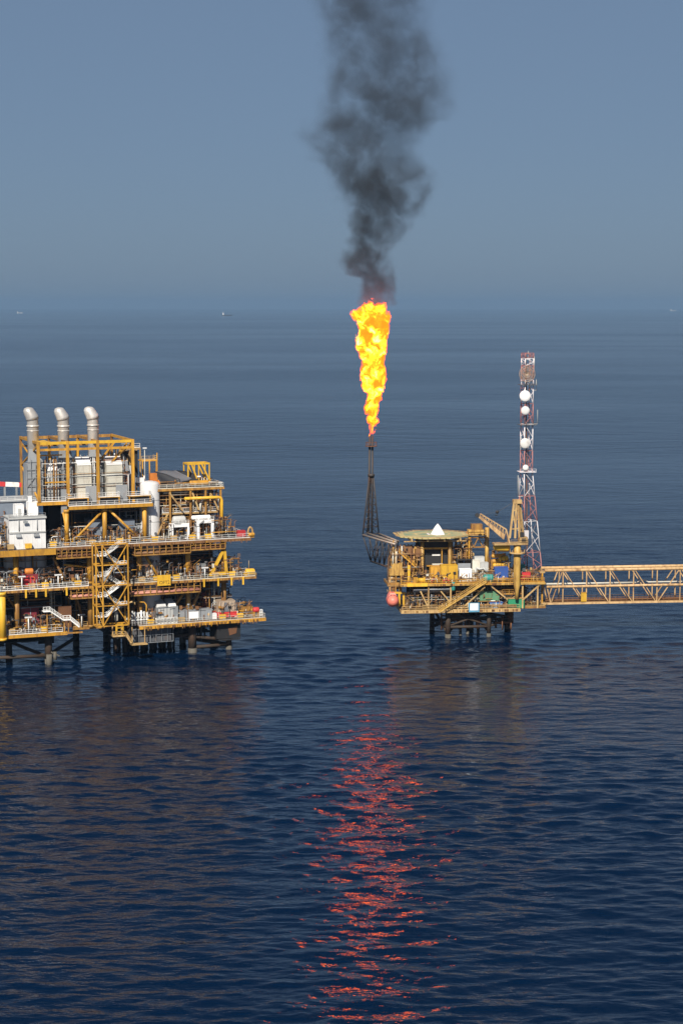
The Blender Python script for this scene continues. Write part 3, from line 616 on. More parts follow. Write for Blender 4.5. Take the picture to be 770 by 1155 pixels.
# tall white vessel
c = L.at(169, 600, 4); r = L.u(180, 590, 4) - c[0]; zt = L.z(169, 542, 4)
t = T('tall_vessel', 'tall white cylindrical vessel with domed top, passing down through the decks', 'tank', L, (c[0], 4, Z0))
tpart(t, 'shell', 'clean_white', lambda q: q.vessel((c[0], 4, Z0), (c[0], 4, zt), r, 28, .35))
tpart(t, 'seam_band', 'light_grey', lambda q: [q.tube((c[0], 4, z), (c[0], 4, z + .14), r + .05, 28) for z in (zt - 5.2, Z2 + 5, Z2 + 1, Z1 + 3)])
tpart(t, 'nozzle', 'dark_grey', lambda q: (q.tube((c[0] + .8, 4 - r - .4, Z2 + 1.9), (c[0] + .8, 4 - r + .5, Z2 + 1.9), .35, 10), q.tube((c[0] - .6, 4 - r - .3, Z2 + 5.5), (c[0] - .6, 4 - r + .3, Z2 + 5.5), .18, 8)))
tpart(t, 'ladder', 'grey', lambda q: ([q.bar((c[0] + k, 4 - r - .25, Z2), (c[0] + k, 4 - r - .25, Z2 + 8), .08) for k in (-1.2, -.7)], [q.bar((c[0] - 1.2, 4 - r - .25, Z2 + .4 * i), (c[0] - .7, 4 - r - .25, Z2 + .4 * i), .06) for i in range(20)]))
tpart(t, 'top_valve', 'white', lambda q: (q.tube((c[0] - 1.4, 4, zt - .5), (c[0] - 1.4, 4, zt + 1.4), .2, 8), q.box((c[0] - 3.6, 3.4, zt - .4), (c[0] - 1.6, 4.6, zt + .9))))
# two vessels on white portal frames
for x0, x1, yt, yl, ym, n, hid in ((194, 213.5, 592.5, 607.5, 582, 'smaller grey vessel on a white table frame, right of the tall white vessel', 0), (222, 241.5, 588, 608, 581, 'round white vessel on tall white portal legs near the yellow downpipe', 1)):
    a, b = L.u(x0, 600, -1), L.u(x1, 600, -1); zt = L.z((x0 + x1) / 2, yt, -1); zv = L.z((x0 + x1) / 2, ym, .4)
    t = T('framed_vessel', n, 'vessel', L, ((a + b) / 2, -1, Z2), 'vessels on white frames')
    w = .5 if not hid else .8
    tpart(t, 'frame', 'clean_white', lambda q: ([q.box((u, v, Z2), (u + w, v + .5, zt)) for u in (a, b - w) for v in (-1, 1.6)], q.box((a + w + .002, -1, zt - .5), (b - w - .002, -.55, zt - .01)), q.box((a, -1, zt + .002), (b, 2.1, zt + .3))))
    tpart(t, 'shell', 'clean_white' if hid else 'light_grey', lambda q: q.vessel((a - (1 if hid else -.6), .8, (zt + .3 + zv) / 2), (b - .4, .8, (zt + .3 + zv) / 2), (zv - zt - .3) / 2, 18, .6))
    tpart(t, 'saddle', 'white', lambda q: [q.box((u, .2, zt + .3), (u + .35, 1.4, zt + 1.2)) for u in (a + .8, b - 1.4)])
    tpart(t, 'guard_rail', 'white', lambda q: rail(q, [(a, -.9, zt + .3), (b, -.9, zt + .3)], step=1, h=1))
# tarpaulin and things on the module roof
def cloth(q, pts, n=10, sag=.25, rnd=random.Random(3), thick=.06):
    """a draped sheet over four corners, with thickness"""
    A, B, D, E_ = map(V3, pts); g = []
    for top in (1, 0):
        for i in range(n + 1):
            for j in range(n + 1):
                s_, t_ = i / n, j / n
                p = A.lerp(B, s_).lerp(E_.lerp(D, s_), t_)
                p.z += -sag * math.sin(math.pi * s_) * math.sin(math.pi * t_) + .12 * math.sin(7 * s_ + 5 * t_) + (0 if top else -thick)
                if top: g.append(p)
                else: g.append(g[i * (n + 1) + j] - Vector((0, 0, thick)))
    o = len(q.v); q.v += [tuple(p) for p in g]; m = n + 1; k = m * m
    for i in range(n):
        for j in range(n):
            f_ = [o + i * m + j, o + (i + 1) * m + j, o + (i + 1) * m + j + 1, o + i * m + j + 1]
            q.face(f_, True); q.face([x + k for x in f_[::-1]], True)
    for i in range(n):
        for (x, y) in ((i * m, (i + 1) * m), (i * m + n, (i + 1) * m + n), (i, i + 1), (n * m + i, n * m + i + 1)): q.face((o + x, o + y, o + y + k, o + x + k))
    return q
t = T('tarpaulin', 'sagging grey and black tarpaulin stretched over the right module roof', 'tarpaulin', L, (L.u(200, 545, 5), 5, ZR))
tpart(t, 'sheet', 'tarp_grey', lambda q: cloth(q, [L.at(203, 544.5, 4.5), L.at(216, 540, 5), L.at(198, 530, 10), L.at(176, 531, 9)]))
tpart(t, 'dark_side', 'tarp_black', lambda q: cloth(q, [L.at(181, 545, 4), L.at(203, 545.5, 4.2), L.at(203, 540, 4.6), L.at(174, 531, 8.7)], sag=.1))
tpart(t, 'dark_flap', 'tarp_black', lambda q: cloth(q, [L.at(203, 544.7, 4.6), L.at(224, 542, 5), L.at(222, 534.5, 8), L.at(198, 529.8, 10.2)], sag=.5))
for x, y, v in ((182, 533, 8), (200, 531, 9.8), (214, 541, 5.2), (196, 544, 4.6)):
    p = L.at(x, y, v); tpart(t, 'pole', 'brown', lambda q: q.bar((p[0], p[1], ZR), (p[0], p[1], p[2] - .2), .16))
a, b, _, z1_ = rect(L, 171, 534.5, 180, 542, 5)
t = T('orange_winch', 'rust orange winch at the left end of the tarpaulin', 'winch', L, ((a + b) / 2, 5, ZR))
tpart(t, 'drum', 'orange', lambda q: (q.lathe((a, 5.6, ZR + 1.1), (b, 5.6, ZR + 1.1), [(0, 1.1), (.2, 1.1), (.21, .7), (b - a - .21, .7), (b - a - .2, 1.1), (b - a, 1.1)], 16)))
tpart(t, 'hood', 'orange', lambda q: q.box((a + .1, 6.8, ZR), (b - .2, 8, z1_)))
tpart(t, 'skid', 'dark_red', lambda q: [q.box((a, v, ZR), (b, v + .3, ZR + .3)) for v in (4.7, 6.3)])
for n, x0, x1, y, v, lab in ((0, 214, 236, 546, 3, 'fat yellow horizontal drum on the module roof edge'),):
    a, b = L.u(x0, y, v), L.u(x1, y, v)
    t = T('roof_drum', lab, 'drum', L, (a, v, ZR)); tpart(t, 'shell', 'yellow', lambda q: q.vessel((a, v + .6, ZR + 1.1), (b, v + .6, ZR + 1.1), .75, 14))
    tpart(t, 'saddle', 'old_yellow', lambda q: [q.box((u, v + .1, ZR), (u + .4, v + 1.1, ZR + .6)) for u in (a + .6, b - 1)])
for x, y, n in ((224, 538, 'slim white lamp mast in front of the tarpaulin'), (163, 506, 'white lamp on a thin mast beside the stack frame'), (248, 545, 'thin aerial mast at the right corner of the module roof')):
    p = L.at(x, y, 6); t = T('lamp_mast', n, 'lamp', L, (p[0], 6, ZR))
    tpart(t, 'mast', 'cream', lambda q: q.tube((p[0], 6, ZR), (p[0], 6, p[2]), .1, 6)); tpart(t, 'lamp_head', 'clean_white', lambda q: q.box((p[0] - .5, 5.6, p[2]), (p[0] + .5, 6.2, p[2] + .35)))

# deck equipment: (name, label, category, rect, v, depth, material, ribs, floor)
def boxthing(name, label, cat, r, v, d, m, ribs, z, fr=L, extra=None, group=None):
    a, b, _, zt = rect(fr, *r, v)
    t = T(name, label, cat, fr, ((a + b) / 2, v, z), group)
    part('body', m, lambda q: ribbed(q, a, b, v, v + d, z + .12, zt, ribs), t)
    part('skid', 'dark_grey', lambda q: [q.box((u, v + .1, z), (u + .3, v + d - .1, z + .12)) for u in (a + .2, (a + b) / 2 - .15, b - .5)], t)
    if extra: extra(t, a, b, v, d, z, zt)
    return t
def ex_lids(t, a, b, v, d, z, zt):
    m = (a + b) / 2
    for p, q_ in ((a + .1, m - .25), (m + .35, b - .5)): tpart(t, 'lid', 'white', lambda q: q.hexa([(p, v + .1, zt), (q_, v + .1, zt), (q_ - .1, v + d, zt), (p, v + d, zt), (p + .1, v + .3, zt + .9), (q_ - .2, v + .3, zt + .9), (q_ - .2, v + d, zt + 1.6), (p + .1, v + d, zt + 1.6)]))
    tpart(t, 'panel', 'light_grey', lambda q: [q.box((a + .4 + .9 * k, v - .02, z + .5), (a + 1.1 + .9 * k, v + .06, zt - .4)) for k in range(int((b - a - .8) / .9))])
boxthing('grey_module', 'grey machine module with two pale open lids on the lower right deck', 'module', (176.5, 684.5, 201, 699), -1.6, 4, 'grey', 0, Z0, extra=ex_lids)
a, b, _, zt = rect(L, 177, 698, 200, 704.5, -3.6)
t = T('white_skid', 'low white piping skid in front of the grey machine module', 'skid', L, ((a + b) / 2, -3.6, Z0))
tpart(t, 'frame', 'white', lambda q: (rail(q, [(a, -3.6, Z0), (b, -3.6, Z0)], h=zt - Z0 + .3, step=.9, t=.16), q.box((a, -3.3, Z0), (b, -2.3, Z0 + .9))))
tpart(t, 'pipe', 'light_grey', lambda q: [q.tube((a + .3, -2.8 + k * .4, Z0 + 1.1), (b - .3, -2.8 + k * .4, Z0 + 1.1), .15, 8) for k in range(3)])
def ex_panel(t, a, b, v, d, z, zt):
    c, e, y0, y1 = rect(L, 213, 690, 224, 698, v - .3)
    tpart(t, 'white_panel', 'clean_white', lambda q: (q.box((c, v - .35, y0), (e, v - .2, y1)), q.box((c + .1, v - .2, z + .2), (c + .3, v - .05, y0)), q.box((e - .3, v - .2, z + .2), (e - .1, v - .05, y0))))
boxthing('container', 'long grey container with a white panel on its front, lower right deck', 'container', (203, 688, 239, 701), -2.2, 2.6, 'grey', 12, Z0, extra=ex_panel)
boxthing('cabinet', 'small white cabinet between grey container and tan tarpaulin', 'cabinet', (239.5, 692, 244.5, 700), -2.4, 1.2, 'clean_white', 2, Z0)
a, b, _, zt = rect(L, 245, 678, 266.5, 694, -1.5)
t = T('covered_crane_skid', 'tall load under a tan tarpaulin with a red skirt, lower right deck', 'covered load', L, ((a + b) / 2, -1.5, Z0))
tpart(t, 'cover', 'tarp_tan', lambda q: q.rings([[(a + .2 + .3 * math.sin(3 * k), -1.5, Z0 + 1.6) if False else (a + .1, -1.7, Z0 + 1.9), (b - .1, -1.7, Z0 + 1.9), (b, 3, Z0 + 1.9), (a, 3, Z0 + 1.9)] if k == 0 else [(a + .35 * k, -1.7 + .2 * k, Z0 + 1.9 + (zt - Z0 - 1.9) * k / 2), (b - .1 * k, -1.6 + .2 * k, Z0 + 1.9 + (zt - Z0 - 1.9) * k / 2), (b - .15 * k, 2.6, Z0 + 1.9 + (zt - Z0 - 1.7) * k / 2), (a + .3 * k, 2.6, Z0 + 1.9 + (zt - Z0 - 1.7) * k / 2)] for k in range(3)], False))
tpart(t, 'cover_fold', 'tarp_tan', lambda q: [q.bar((a + .5 + k, -1.75, Z0 + 2), (a + .9 + k * .92, -1.5, zt - .2), .3, .2) for k in (0, 1.1, 2.3, 3.2, 4.2)])
tpart(t, 'grey_patch', 'tarp_grey', lambda q: q.hexa([(a + 2.0, -1.95, Z0 + 2.0), (a + 3.2, -1.95, Z0 + 2.0), (a + 3.2, -1.8, Z0 + 2.0), (a + 2.0, -1.8, Z0 + 2.0), (a + 2.1, -1.6, zt - .4), (a + 3.0, -1.6, zt - .4), (a + 3.0, -1.5, zt - .4), (a + 2.1, -1.5, zt - .4)]))
tpart(t, 'skirt', 'red', lambda q: (q.box((a - .1, -1.95, Z0 + .5), (b + .2, 3, Z0 + 1.89)), q.bar((a - .1, -2, Z0 + 1.7), (b + .2, -2, Z0 + 1.7), .12)))
tpart(t, 'leg', 'dark_grey', lambda q: [q.box((u, v, Z0), (u + .4, v + .4, Z0 + .5)) for u in (a + .2, b - .6) for v in (-1.6, 2.4)])
a, b, _, zt = rect(L, 237, 668, 262, 679, 4)
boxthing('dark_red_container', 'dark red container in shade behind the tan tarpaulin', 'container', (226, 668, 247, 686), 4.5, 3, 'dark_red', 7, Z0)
boxthing('yellow_tank', 'tan upright tank frame left of the red drum, lower right deck', 'tank frame', (271, 684, 285, 699), -1, 2.5, 'old_yellow', 4, Z0)
for (x, y, v, z, lab) in ((288.5, 690, -2.6, Z0, 'red drum at the right end of the lowest deck'),):
    p = L.at(x, y, v); t = T('red_drum', lab, 'drum', L, (p[0], v, z)); tpart(t, 'shell', 'red', lambda q: q.vessel((p[0] - .9, v, z + 2.1), (p[0] + 1, v, z + 2.1), .75, 14)); tpart(t, 'stand', 'yellow', lambda q: [q.box((p[0] + k - .15, v - .5, z), (p[0] + k + .15, v + .5, z + 1.6)) for k in (-.6, .6)])
p = L.at(297, 692, -3); t = T('white_bottle_rack', 'small white rack at the far right tip of the lowest deck', 'rack', L, (p[0] - .5, -3, Z0))
tpart(t, 'frame', 'white', lambda q: [q.bar((p[0] - 1.1 + k, v, Z0), (p[0] - 1.1 + k, v, Z0 + 2.1), .16) for k in (0, .8) for v in (-3, -2)] + [q.bar((p[0] - 1.1, -3, Z0 + k), (p[0] - .3, -3, Z0 + k), .14) for k in (.6, 1.3, 2.1)])
tpart(t, 'bottle', 'cream', lambda q: [q.vessel((p[0] - .9 + k, -2.5, Z0), (p[0] - .9 + k, -2.5, Z0 + 1.6), .2, 10) for k in (0, .45)])
# right end of the upper deck
boxthing('red_box', 'bright red box at the right end of the upper deck', 'box', (268, 598.5, 277, 605), -2, 1.4, 'red', 3, Z2)
p = L.at(282, 606, -2.4); zt = L.z(282, 594.5, -2.4)
t = T('davit', 'tan hooped davit at the right tip of the upper deck', 'davit', L, (p[0], -2.4, Z2))
tpart(t, 'hoop', 'tan', lambda q: q.poly([(p[0] - .5, -2.4, Z2), (p[0] - .55, -2.4, zt - 1), (p[0] - .3, -2.4, zt - .3), (p[0], -2.4, zt), (p[0] + .45, -2.4, zt - .3), (p[0] + .7, -2.4, zt - 1), (p[0] + .7, -2.4, Z2 + .2)], .28, 10))
tpart(t, 'foot', 'yellow', lambda q: (q.box((p[0] - .9, -2.8, Z2), (p[0] + 1.1, -2, Z2 + .25)), q.vessel((p[0] - .6, -2.7, Z2 + .8), (p[0] + 1.2, -2.7, Z2 + .8), .55, 12)))
boxthing('black_skid', 'low black machine heap left of the red box, upper deck', 'machine', (254, 601, 266, 606), -1.4, 3, 'black', 4, Z2)
# right tip of the middle deck
p = L.at(282, 651, -3); t = T('yellow_capstan', 'yellow humped capstan at the right tip of the middle deck', 'capstan', L, (p[0], -3, Z1))
tpart(t, 'hood', 'bright_yellow', lambda q: (q.vessel((p[0] - 1.4, -2.8, Z1 + 1), (p[0] + 1.5, -2.8, Z1 + 1), 1.0, 14), q.box((p[0] - 1.6, -3.4, Z1), (p[0] + 1.7, -2, Z1 + .8))))
tpart(t, 'aerial', 'tan', lambda q: q.tube((p[0] - .2, -2.6, Z1 + 1.5), (p[0] - .2, -2.6, Z1 + 4.2), .08, 6))
boxthing('grey_cabinet', 'grey cabinet on the middle deck left of the yellow A-brace', 'cabinet', (222, 636, 232, 650), 0, 2, 'grey', 3, Z1)
# red machine on the left middle deck, grey drums beside it
a, b, _, zt = rect(L, 25, 648, 43, 665, -1.5)
t = T('red_compressor', 'dark red machine with an orange top on the middle deck at left', 'machine', L, ((a + b) / 2, -1.5, Z1))
tpart(t, 'body', 'dark_red', lambda q: ribbed(q, a, b, -1.5, 1.6, Z1 + .3, zt, 5)); tpart(t, 'skid', 'brown', lambda q: q.box((a - .3, -1.8, Z1), (b + .3, 1.9, Z1 + .29)))
tpart(t, 'motor', 'orange', lambda q: (q.vessel(((a + b) / 2 - 1.2, -.4, zt + .7), ((a + b) / 2 + 1.2, -.4, zt + .7), .8, 14), q.box(((a + b) / 2 - .8, -.9, zt), ((a + b) / 2 + .9, .4, zt + .4))))
tpart(t, 'door', 'red', lambda q: [q.box((a + .5 + k, -1.56, Z1 + .8), (a + 1.6 + k, -1.46, zt - .5)) for k in (0, 1.6)])
boxthing('dark_red_pump', 'dark red pump housing deep in the lower left deck', 'pump', (24, 686, 44, 706), 2.5, 3, 'dark_red', 6, Z0)
boxthing('brown_crate', 'plain brown crate beside the white stair landing', 'crate', (66, 684, 80.5, 697), 1, 3, 'rust', 5, Z0)
a, b = L.u(8, 640, 3), L.u(52, 640, 3)
t = T('grey_silo_row', 'row of pale grey upright cylinders behind the dark red machine', 'tanks', L, ((a + b) / 2, 3, Z1))
for k in range(3):
    u = a + (b - a) * (k + .5) / 3; tpart(t, 'cylinder', 'light_grey', lambda q: q.vessel((u, 5, Z1), (u, 5, Z2 - .95), 2.3, 20, .2))
tpart(t, 'band', 'dark_grey', lambda q: [q.tube((a + (b - a) * (k + .5) / 3, 5, z), (a + (b - a) * (k + .5) / 3, 5, z + .15), 2.36, 20) for k in range(3) for z in (Z1 + 3, Z1 + 6.5)])
# grey-blue turbine hoods under the intakes
for x0, x1, n in ((100, 116, 'under the left walkway, behind the left brace'), (134, 152, 'under the right walkway, behind the right brace')):
    boxthing('turbine_hood', f'blue grey turbine enclosure {n}', 'turbine', (x0, 586, x1, 610), 2.5, 5, 'blue_grey', 5, Z2, group='turbine enclosures')
# white valves/manifold near the stair foot
a, b, _, zt = rect(L, 148, 689, 168, 703, -3)
t = T('valve_manifold', 'white and grey valve manifold at the left end of lower right deck', 'manifold', L, ((a + b) / 2, -3, Z0))
for k in range(6):
    u = a + (b - a) * (k + .5) / 6; tpart(t, 'riser', 'white' if k % 2 else 'light_grey', lambda q: (q.tube((u, -2.6, Z0), (u, -2.6, zt - .3 * (k % 3)), .26, 10), q.tube((u, -2.6, Z0 + 1.3), (u, -2.6, Z0 + 1.7), .5, 10), q.tube((u, -3.2, Z0 + 2.3), (u, -2.6, Z0 + 2.3), .3, 8)))
tpart(t, 'header', 'light_grey', lambda q: [q.tube((a, -2.2, z), (b, -2.2, z), .3, 10) for z in (Z0 + .8, zt - .8)])
tpart(t, 'yellow_arm', 'yellow', lambda q: q.poly([(b - .6, -2.4, zt - 1.5), (b - .5, -2.4, zt + 1.4), (b - 1.2, -2.4, zt + 2.2), (b - 2.4, -2.4, zt + 2.4)], .2, 8))
# grey vessels in the shade and a tan pipe gooseneck by the stair tower
p = L.at(148, 680, -5); t = T('gooseneck_vent', 'tan gooseneck vent pipe just right of the stair tower', 'vent pipe', L, (p[0], -4.2, Z0))
tpart(t, 'pipe', 'tan', lambda q: q.poly([(p[0] - .6, -4.2, Z0), (p[0] - .6, -4.2, p[2] - .4), (p[0] - .3, -4.2, p[2]), (p[0] + .4, -4.2, p[2] + .1), (p[0] + 1.1, -4.2, p[2] - .2), (p[0] + 1.2, -4.2, p[2] - .7)], .28, 10))
# yellow hose boxes along the rails
for dk, z, xs in (('lowest', Z0, (13, 50, 170, 205, 251, 271)), ('middle', Z1, (36, 51, 88, 160, 176.5, 199, 243, 262)), ('upper', Z2, (12, 32, 60, 104, 135, 175, 196, 217, 235))):
    for k, x in enumerate(xs):
        v = -3.5 if z != Z2 or x < 60 else -2.5; p = L.at(x, 650, v)
        yy = {Z0: 706, Z1: 662, Z2: 614}[z]; u = L.u(x, yy, v)
        t = T('hose_box', f'yellow hose box on the {dk} deck edge of the big platform, {ORD[k]} from the left', 'hose box', L, (u, v, z), f'yellow hose boxes on the {dk} deck')
        m = 'bright_yellow' if k % 3 else 'tan'
        tpart(t, 'body', m, lambda q: q.box((u - .85, v - .3, z + .3), (u + .85, v + .4, z + 1.25)))
        tpart(t, 'lid', m, lambda q: q.hexa([(u - .92, v - .36, z + 1.25), (u + .92, v - .36, z + 1.25), (u + .92, v + .46, z + 1.25), (u - .92, v + .46, z + 1.25), (u - .9, v - .3, z + 1.4), (u + .9, v - .3, z + 1.4), (u + .9, v + .4, z + 1.55), (u - .9, v + .4, z + 1.55)]))
        tpart(t, 'foot', 'old_yellow', lambda q: [q.box((u + s, v - .2, z), (u + s + .15, v + .3, z + .3)) for s in (-.7, .55)])
# white T-headed lamp posts
for k, (x, yt, yb, v, z, lab) in enumerate(((24.5, 651, 666, -3.4, Z1, 'T-headed white lamp post in front of the dark red machine'), (65.5, 649, 662, -3.4, Z1, 'T-headed white lamp post right of the dark red machine, middle deck'), (32, 697, 710, -3.4, Z0, 'T-headed cream lamp post on the lower left deck'), (92, 694, 706, 1.5, Z0, 'T-headed white lamp post beside the foot of the white stair'), (231, 641, 653, -3.4, Z1, 'white lamp post left of the yellow A-brace'))):
    p = L.at(x, yt, v); t = T('lamp_post', lab, 'lamp', L, (p[0], v, z), 'white lamp posts on the big platform')
    tpart(t, 'post', 'white', lambda q: q.tube((p[0], v, z), (p[0], v, p[2]), .16, 8)); tpart(t, 'lamp_head', 'clean_white', lambda q: q.box((p[0] - .95, v - .3, p[2]), (p[0] + .95, v + .3, p[2] + .28)))
# ================================================================== RIGHT PLATFORM
g0, g1, gh = 8.5, 16.1, 29.3
well = T('wellhead_platform', 'smaller tan platform with a green helideck, carrying the flare boom and mast', 'oil platform', G, (0, 0, 0))
P = well
gl0, gl1 = G.u(453, 690, -3), G.u(613, 686, -3)
gm0, gm1 = G.u(452, 658, -3), G.u(614, 656, -3)
def gdeck(u0, u1, v0, v1, z, edge, plate='deck_plate', depth=.8):
    d = part('deck', plate, lambda q: q.box((u0, v0, z - .12), (u1, v1, z)))
    part('edge_beam', edge, lambda q: (q.box((u0, v0 - .2, z - depth), (u1, v0 - .004, z - .02)), q.box((u1 + .004, v0 - .2, z - depth), (u1 + .2, v1, z - .02)), q.box((u0 - .2, v0 - .2, z - depth), (u0 - .004, v1, z - .02))), d)
    part('joist', 'brown', lambda q: [q.box((u0 + .2 + i * 2.9, v0 + .1, z - .65), (u0 + .45 + i * 2.9, v1 - .1, z - .13)) for i in range(int((u1 - u0 - .5) / 2.9) + 1)], d)
gdeck(gl0, gl1 - 7, -3, 16, g0, 'tan'); gdeck(gl1 - 6.99, gl1 + 1, 0, 9, g0 + .15, 'old_yellow', depth=.6)
gdeck(gm0, gm1, -3, 16, g1, 'pale_yellow', depth=.6); gdeck(G.u(437, 650, 2), gm0 - .01, 1, 9, g1, 'old_yellow')
for px, v, r in ((505, 0, .78), (551, 0, .6), (487, 12, .7), (531, 12, .7), (572, 12, .9), (519, 3, .4), (527, 5, .4), (539, 6, .4)):
    u = G.u(px, 712, v)
    part('jacket_leg', ['leg_steel', 'marine_growth'], lambda q: (q.tube((u, v, 1), (u, v, g0 - .8), r, 14), setattr(q, 'm', 1), q.tube((u, v, -6), (u, v, 1.0), r * 1.08, 14)))
def gb(name, m, a, b, w, rnd_=True): part(name, m, lambda q: q.tube(a, b, w, 8) if rnd_ else q.bar(a, b, w))
gA, gB, gC, gD, gE = G.u(505, 712, 0), G.u(551, 712, 0), G.u(487, 712, 12), G.u(531, 712, 12), G.u(572, 712, 12)
for a, b in (((gA, 0, 3), (gB, 0, 3)), ((gC, 12, 3), (gE, 12, 3)), ((gA, 0, 1), (gC, 12, 7)), ((gC, 12, 1), (gD, 12, 7)), ((gD, 12, 7), (gE, 12, 1.2)), ((gB, 0, 3), (gE, 12, 3)), ((gA, 0, 3), (gC, 12, 3)), ((gB, 0, 6.8), (gE, 12, 3.5))):
    gb('jacket_brace', 'leg_steel', a, b, .42)
for a, b in (((gA, 0, 7.4), (gB, 0, 3.2)), ((gA, 0, 3.2), (gB, 0, 7.4)), ((gC, 12, 1), (gE, 12, 7)), ((gC, 12, 7), (gE, 12, 1)), ((gC, 12, 5.5), (gE, 12, 5.5)), ((gA, 0, 5.6), (gB, 0, 5.6)), ((gA, 0, 1.2), (gD, 12, 6)), ((gB, 0, 1.2), (gD, 12, 6)), ((gA + 3, 2, 4.4), (gB + 4, 9, 4.4))):
    gb('jacket_brace', 'leg_steel', a, b, .3)
part('jacket_pipework', 'rust', lambda q: pipes(q, gC + 1, gE - 1, 1, 11, 1.6, 7.4, 26, (.1, .28), random.Random(9)))
part('boat_fender', 'rust', lambda q: (q.tube((gE + .6, 10.6, 2), (gE + .6, 10.6, 5.5), .9, 12), [q.tube((u, 5, 1.5), (u, 5, 4), .3, 8) for u in (gA + 4, gA + 7, gB - 2, gB + 3)]))
# posts and braces between the decks
for px in (483, 508, 589, 606): u = G.u(px, 670, -2.4); gb('post', 'tan', (u, -2.4, g0), (u, -2.4, g1 - .8), .42, False)
for a, b in (((474, 667), (483, 686)), ((497, 667), (508, 680)), ((551, 659), (572, 676)), ((611, 657), (589, 677)), ((519, 688), (547, 662))):
    gb('brace', 'tan', G.at(*a, -2.5), G.at(*b, -2.5), .38, False)
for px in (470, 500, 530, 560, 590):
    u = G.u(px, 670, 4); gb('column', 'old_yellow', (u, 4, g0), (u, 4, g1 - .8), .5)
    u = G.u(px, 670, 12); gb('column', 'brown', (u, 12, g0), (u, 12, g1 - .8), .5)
part('shelf_floor', 'old_yellow', lambda q: (q.box((G.u(566, 671, -1.5), -1.5, g0 + 3.9), (G.u(590, 671, -1.5), 1, g0 + 4.2)), rail(q, [(G.u(566, 671, -1.5), -1.5, g0 + 4.2), (G.u(590, 671, -1.5), -1.5, g0 + 4.2)])))
part('pipe_run', 'grey', lambda q: [q.tube((G.u(466, 664, -2), -2 + k * .5, g1 - 1.7 - k * .3), (G.u(511, 664, -2), -2 + k * .5, g1 - 1.7 - k * .3), .25, 8) for k in range(4)])
part('shade_wall', 'black', lambda q: [q.box((gl0 + 3 + k * 8, 9, g0), (gl0 + 10.9 + k * 8, 9.3, g1 - .8)) for k in range(4)])  # added black backing, coloured for the shade between these decks
rn = random.Random(23)
for m, n in (('grey', 30), ('old_yellow', 34), ('rust', 30), ('cream', 22), ('blue_grey', 12), ('pale_green', 6)):
    stuff('pipework', m, lambda q: pipes(q, gl0 + 3, gl1 - 6, -1, 8, g0, g1 - .8, n, (.07, .2), rn))
machines(gl0 + 3, gl1 - 8, 0, 7, g0, g1 - .8, 18, ('dark_grey', 'blue_grey', 'rust', 'cream'), rn)
for m, n in (('old_yellow', 34), ('tan', 30), ('brown', 26), ('cream', 18), ('rust', 18)):
    stuff('pipework', m, lambda q: pipes(q, G.u(440, 640, 3), G.u(476, 640, 3), 1, 9, g1, g1 + 10, n, (.08, .25), rn))
    stuff('pipework', m, lambda q: pipes(q, G.u(508, 640, 3), G.u(532, 640, 3), 3, 10, g1, g1 + 11, n // 2, (.08, .25), rn))
    stuff('pipework', m, lambda q: pipes(q, G.u(534, 640, 3), G.u(600, 640, 3), 0, 10, g1, g1 + 3.5, n, (.08, .22), rn))
machines(G.u(510, 640, 4), G.u(530, 640, 4), 4, 9, g1, g1 + 9, 6, ('rust', 'brown'), rn)
machines(G.u(513, 640, 4.5), G.u(530, 640, 4.5), 4.4, 7, g1 + 5.9, g1 + 9.5, 6, ('tan', 'brown'), rn)
machines(G.u(440, 640, 4), G.u(474, 640, 4), 2, 8, g1, g1 + 6, 10, ('dark_grey', 'brown'), rn)
machines(G.u(534, 640, 4), G.u(596, 640, 4), 5, 12, g1, g1 + 4, 12, ('grey', 'light_grey'), rn)
part('mezzanine', 'old_yellow', lambda q: (q.box((G.u(512, 627, 4), 4, g1 + 5.6), (G.u(531, 627, 4), 8, g1 + 5.9)), q.box((G.u(440, 625, 3), 3, g1 + 6), (G.u(470, 625, 3), 8, g1 + 6.3))))
part('mezzanine_post', 'yellow', lambda q: [q.box((u, v, g1), (u + .4, v + .4, z)) for u, v, z in ((G.u(528, 630, 3), 3, gh - 1), (G.u(512, 630, 4.2), 4.2, g1 + 5.6), (G.u(443, 630, 3.2), 3.2, gh - 1.4))])
def grails(m, *pts, **k): part('railing', m, lambda q: rail(q, pts, **k))
for m, n in (('tan', 26), ('brown', 24), ('cream', 12), ('old_yellow', 20)):
    stuff('edge_pipework', m, lambda q: pipes(q, gm0 + .5, gm1 - 1, -2.85, -2.0, g1, g1 + 1.8, n, (.06, .13), rn, False))
    stuff('edge_pipework', m, lambda q: pipes(q, gl0 + .5, gl1 - 8, -2.85, -2.0, g0, g0 + 1.9, n, (.06, .13), rn, False))
rt = random.Random(41)
for (a, b, v0, v1, z, zt) in ((gm0 + .5, gm1 - 1, -2.7, 3, g1, g1 + 3), (G.u(438, 640, 1), G.u(476, 640, 1), .8, 7, g1, g1 + 9.5), (gl0 + .5, gl1 - 8, -2.7, 5, g0, g0 + 5), (G.u(508, 640, 3), G.u(532, 640, 3), 2.6, 7, g1 + 2, g1 + 12), (G.u(551, 630, 2), G.u(576, 630, 2), .5, 6, g1, g1 + 9), (gl1 - 6.5, gl1 + .5, .3, 6, g0 + .2, g0 + 5)):
    k = (b - a) / 20
    for m, n in (('brown', 56), ('old_yellow', 44), ('rust', 50), ('tan', 24), ('dark_grey', 48), ('cream', 8), ('pale_yellow', 22), ('black', 24)):
        stuff('deck_fitting', m, lambda q: thicket(q, a, b, v0, v1, z, zt, int(n * k), rt, (.06, .17)))
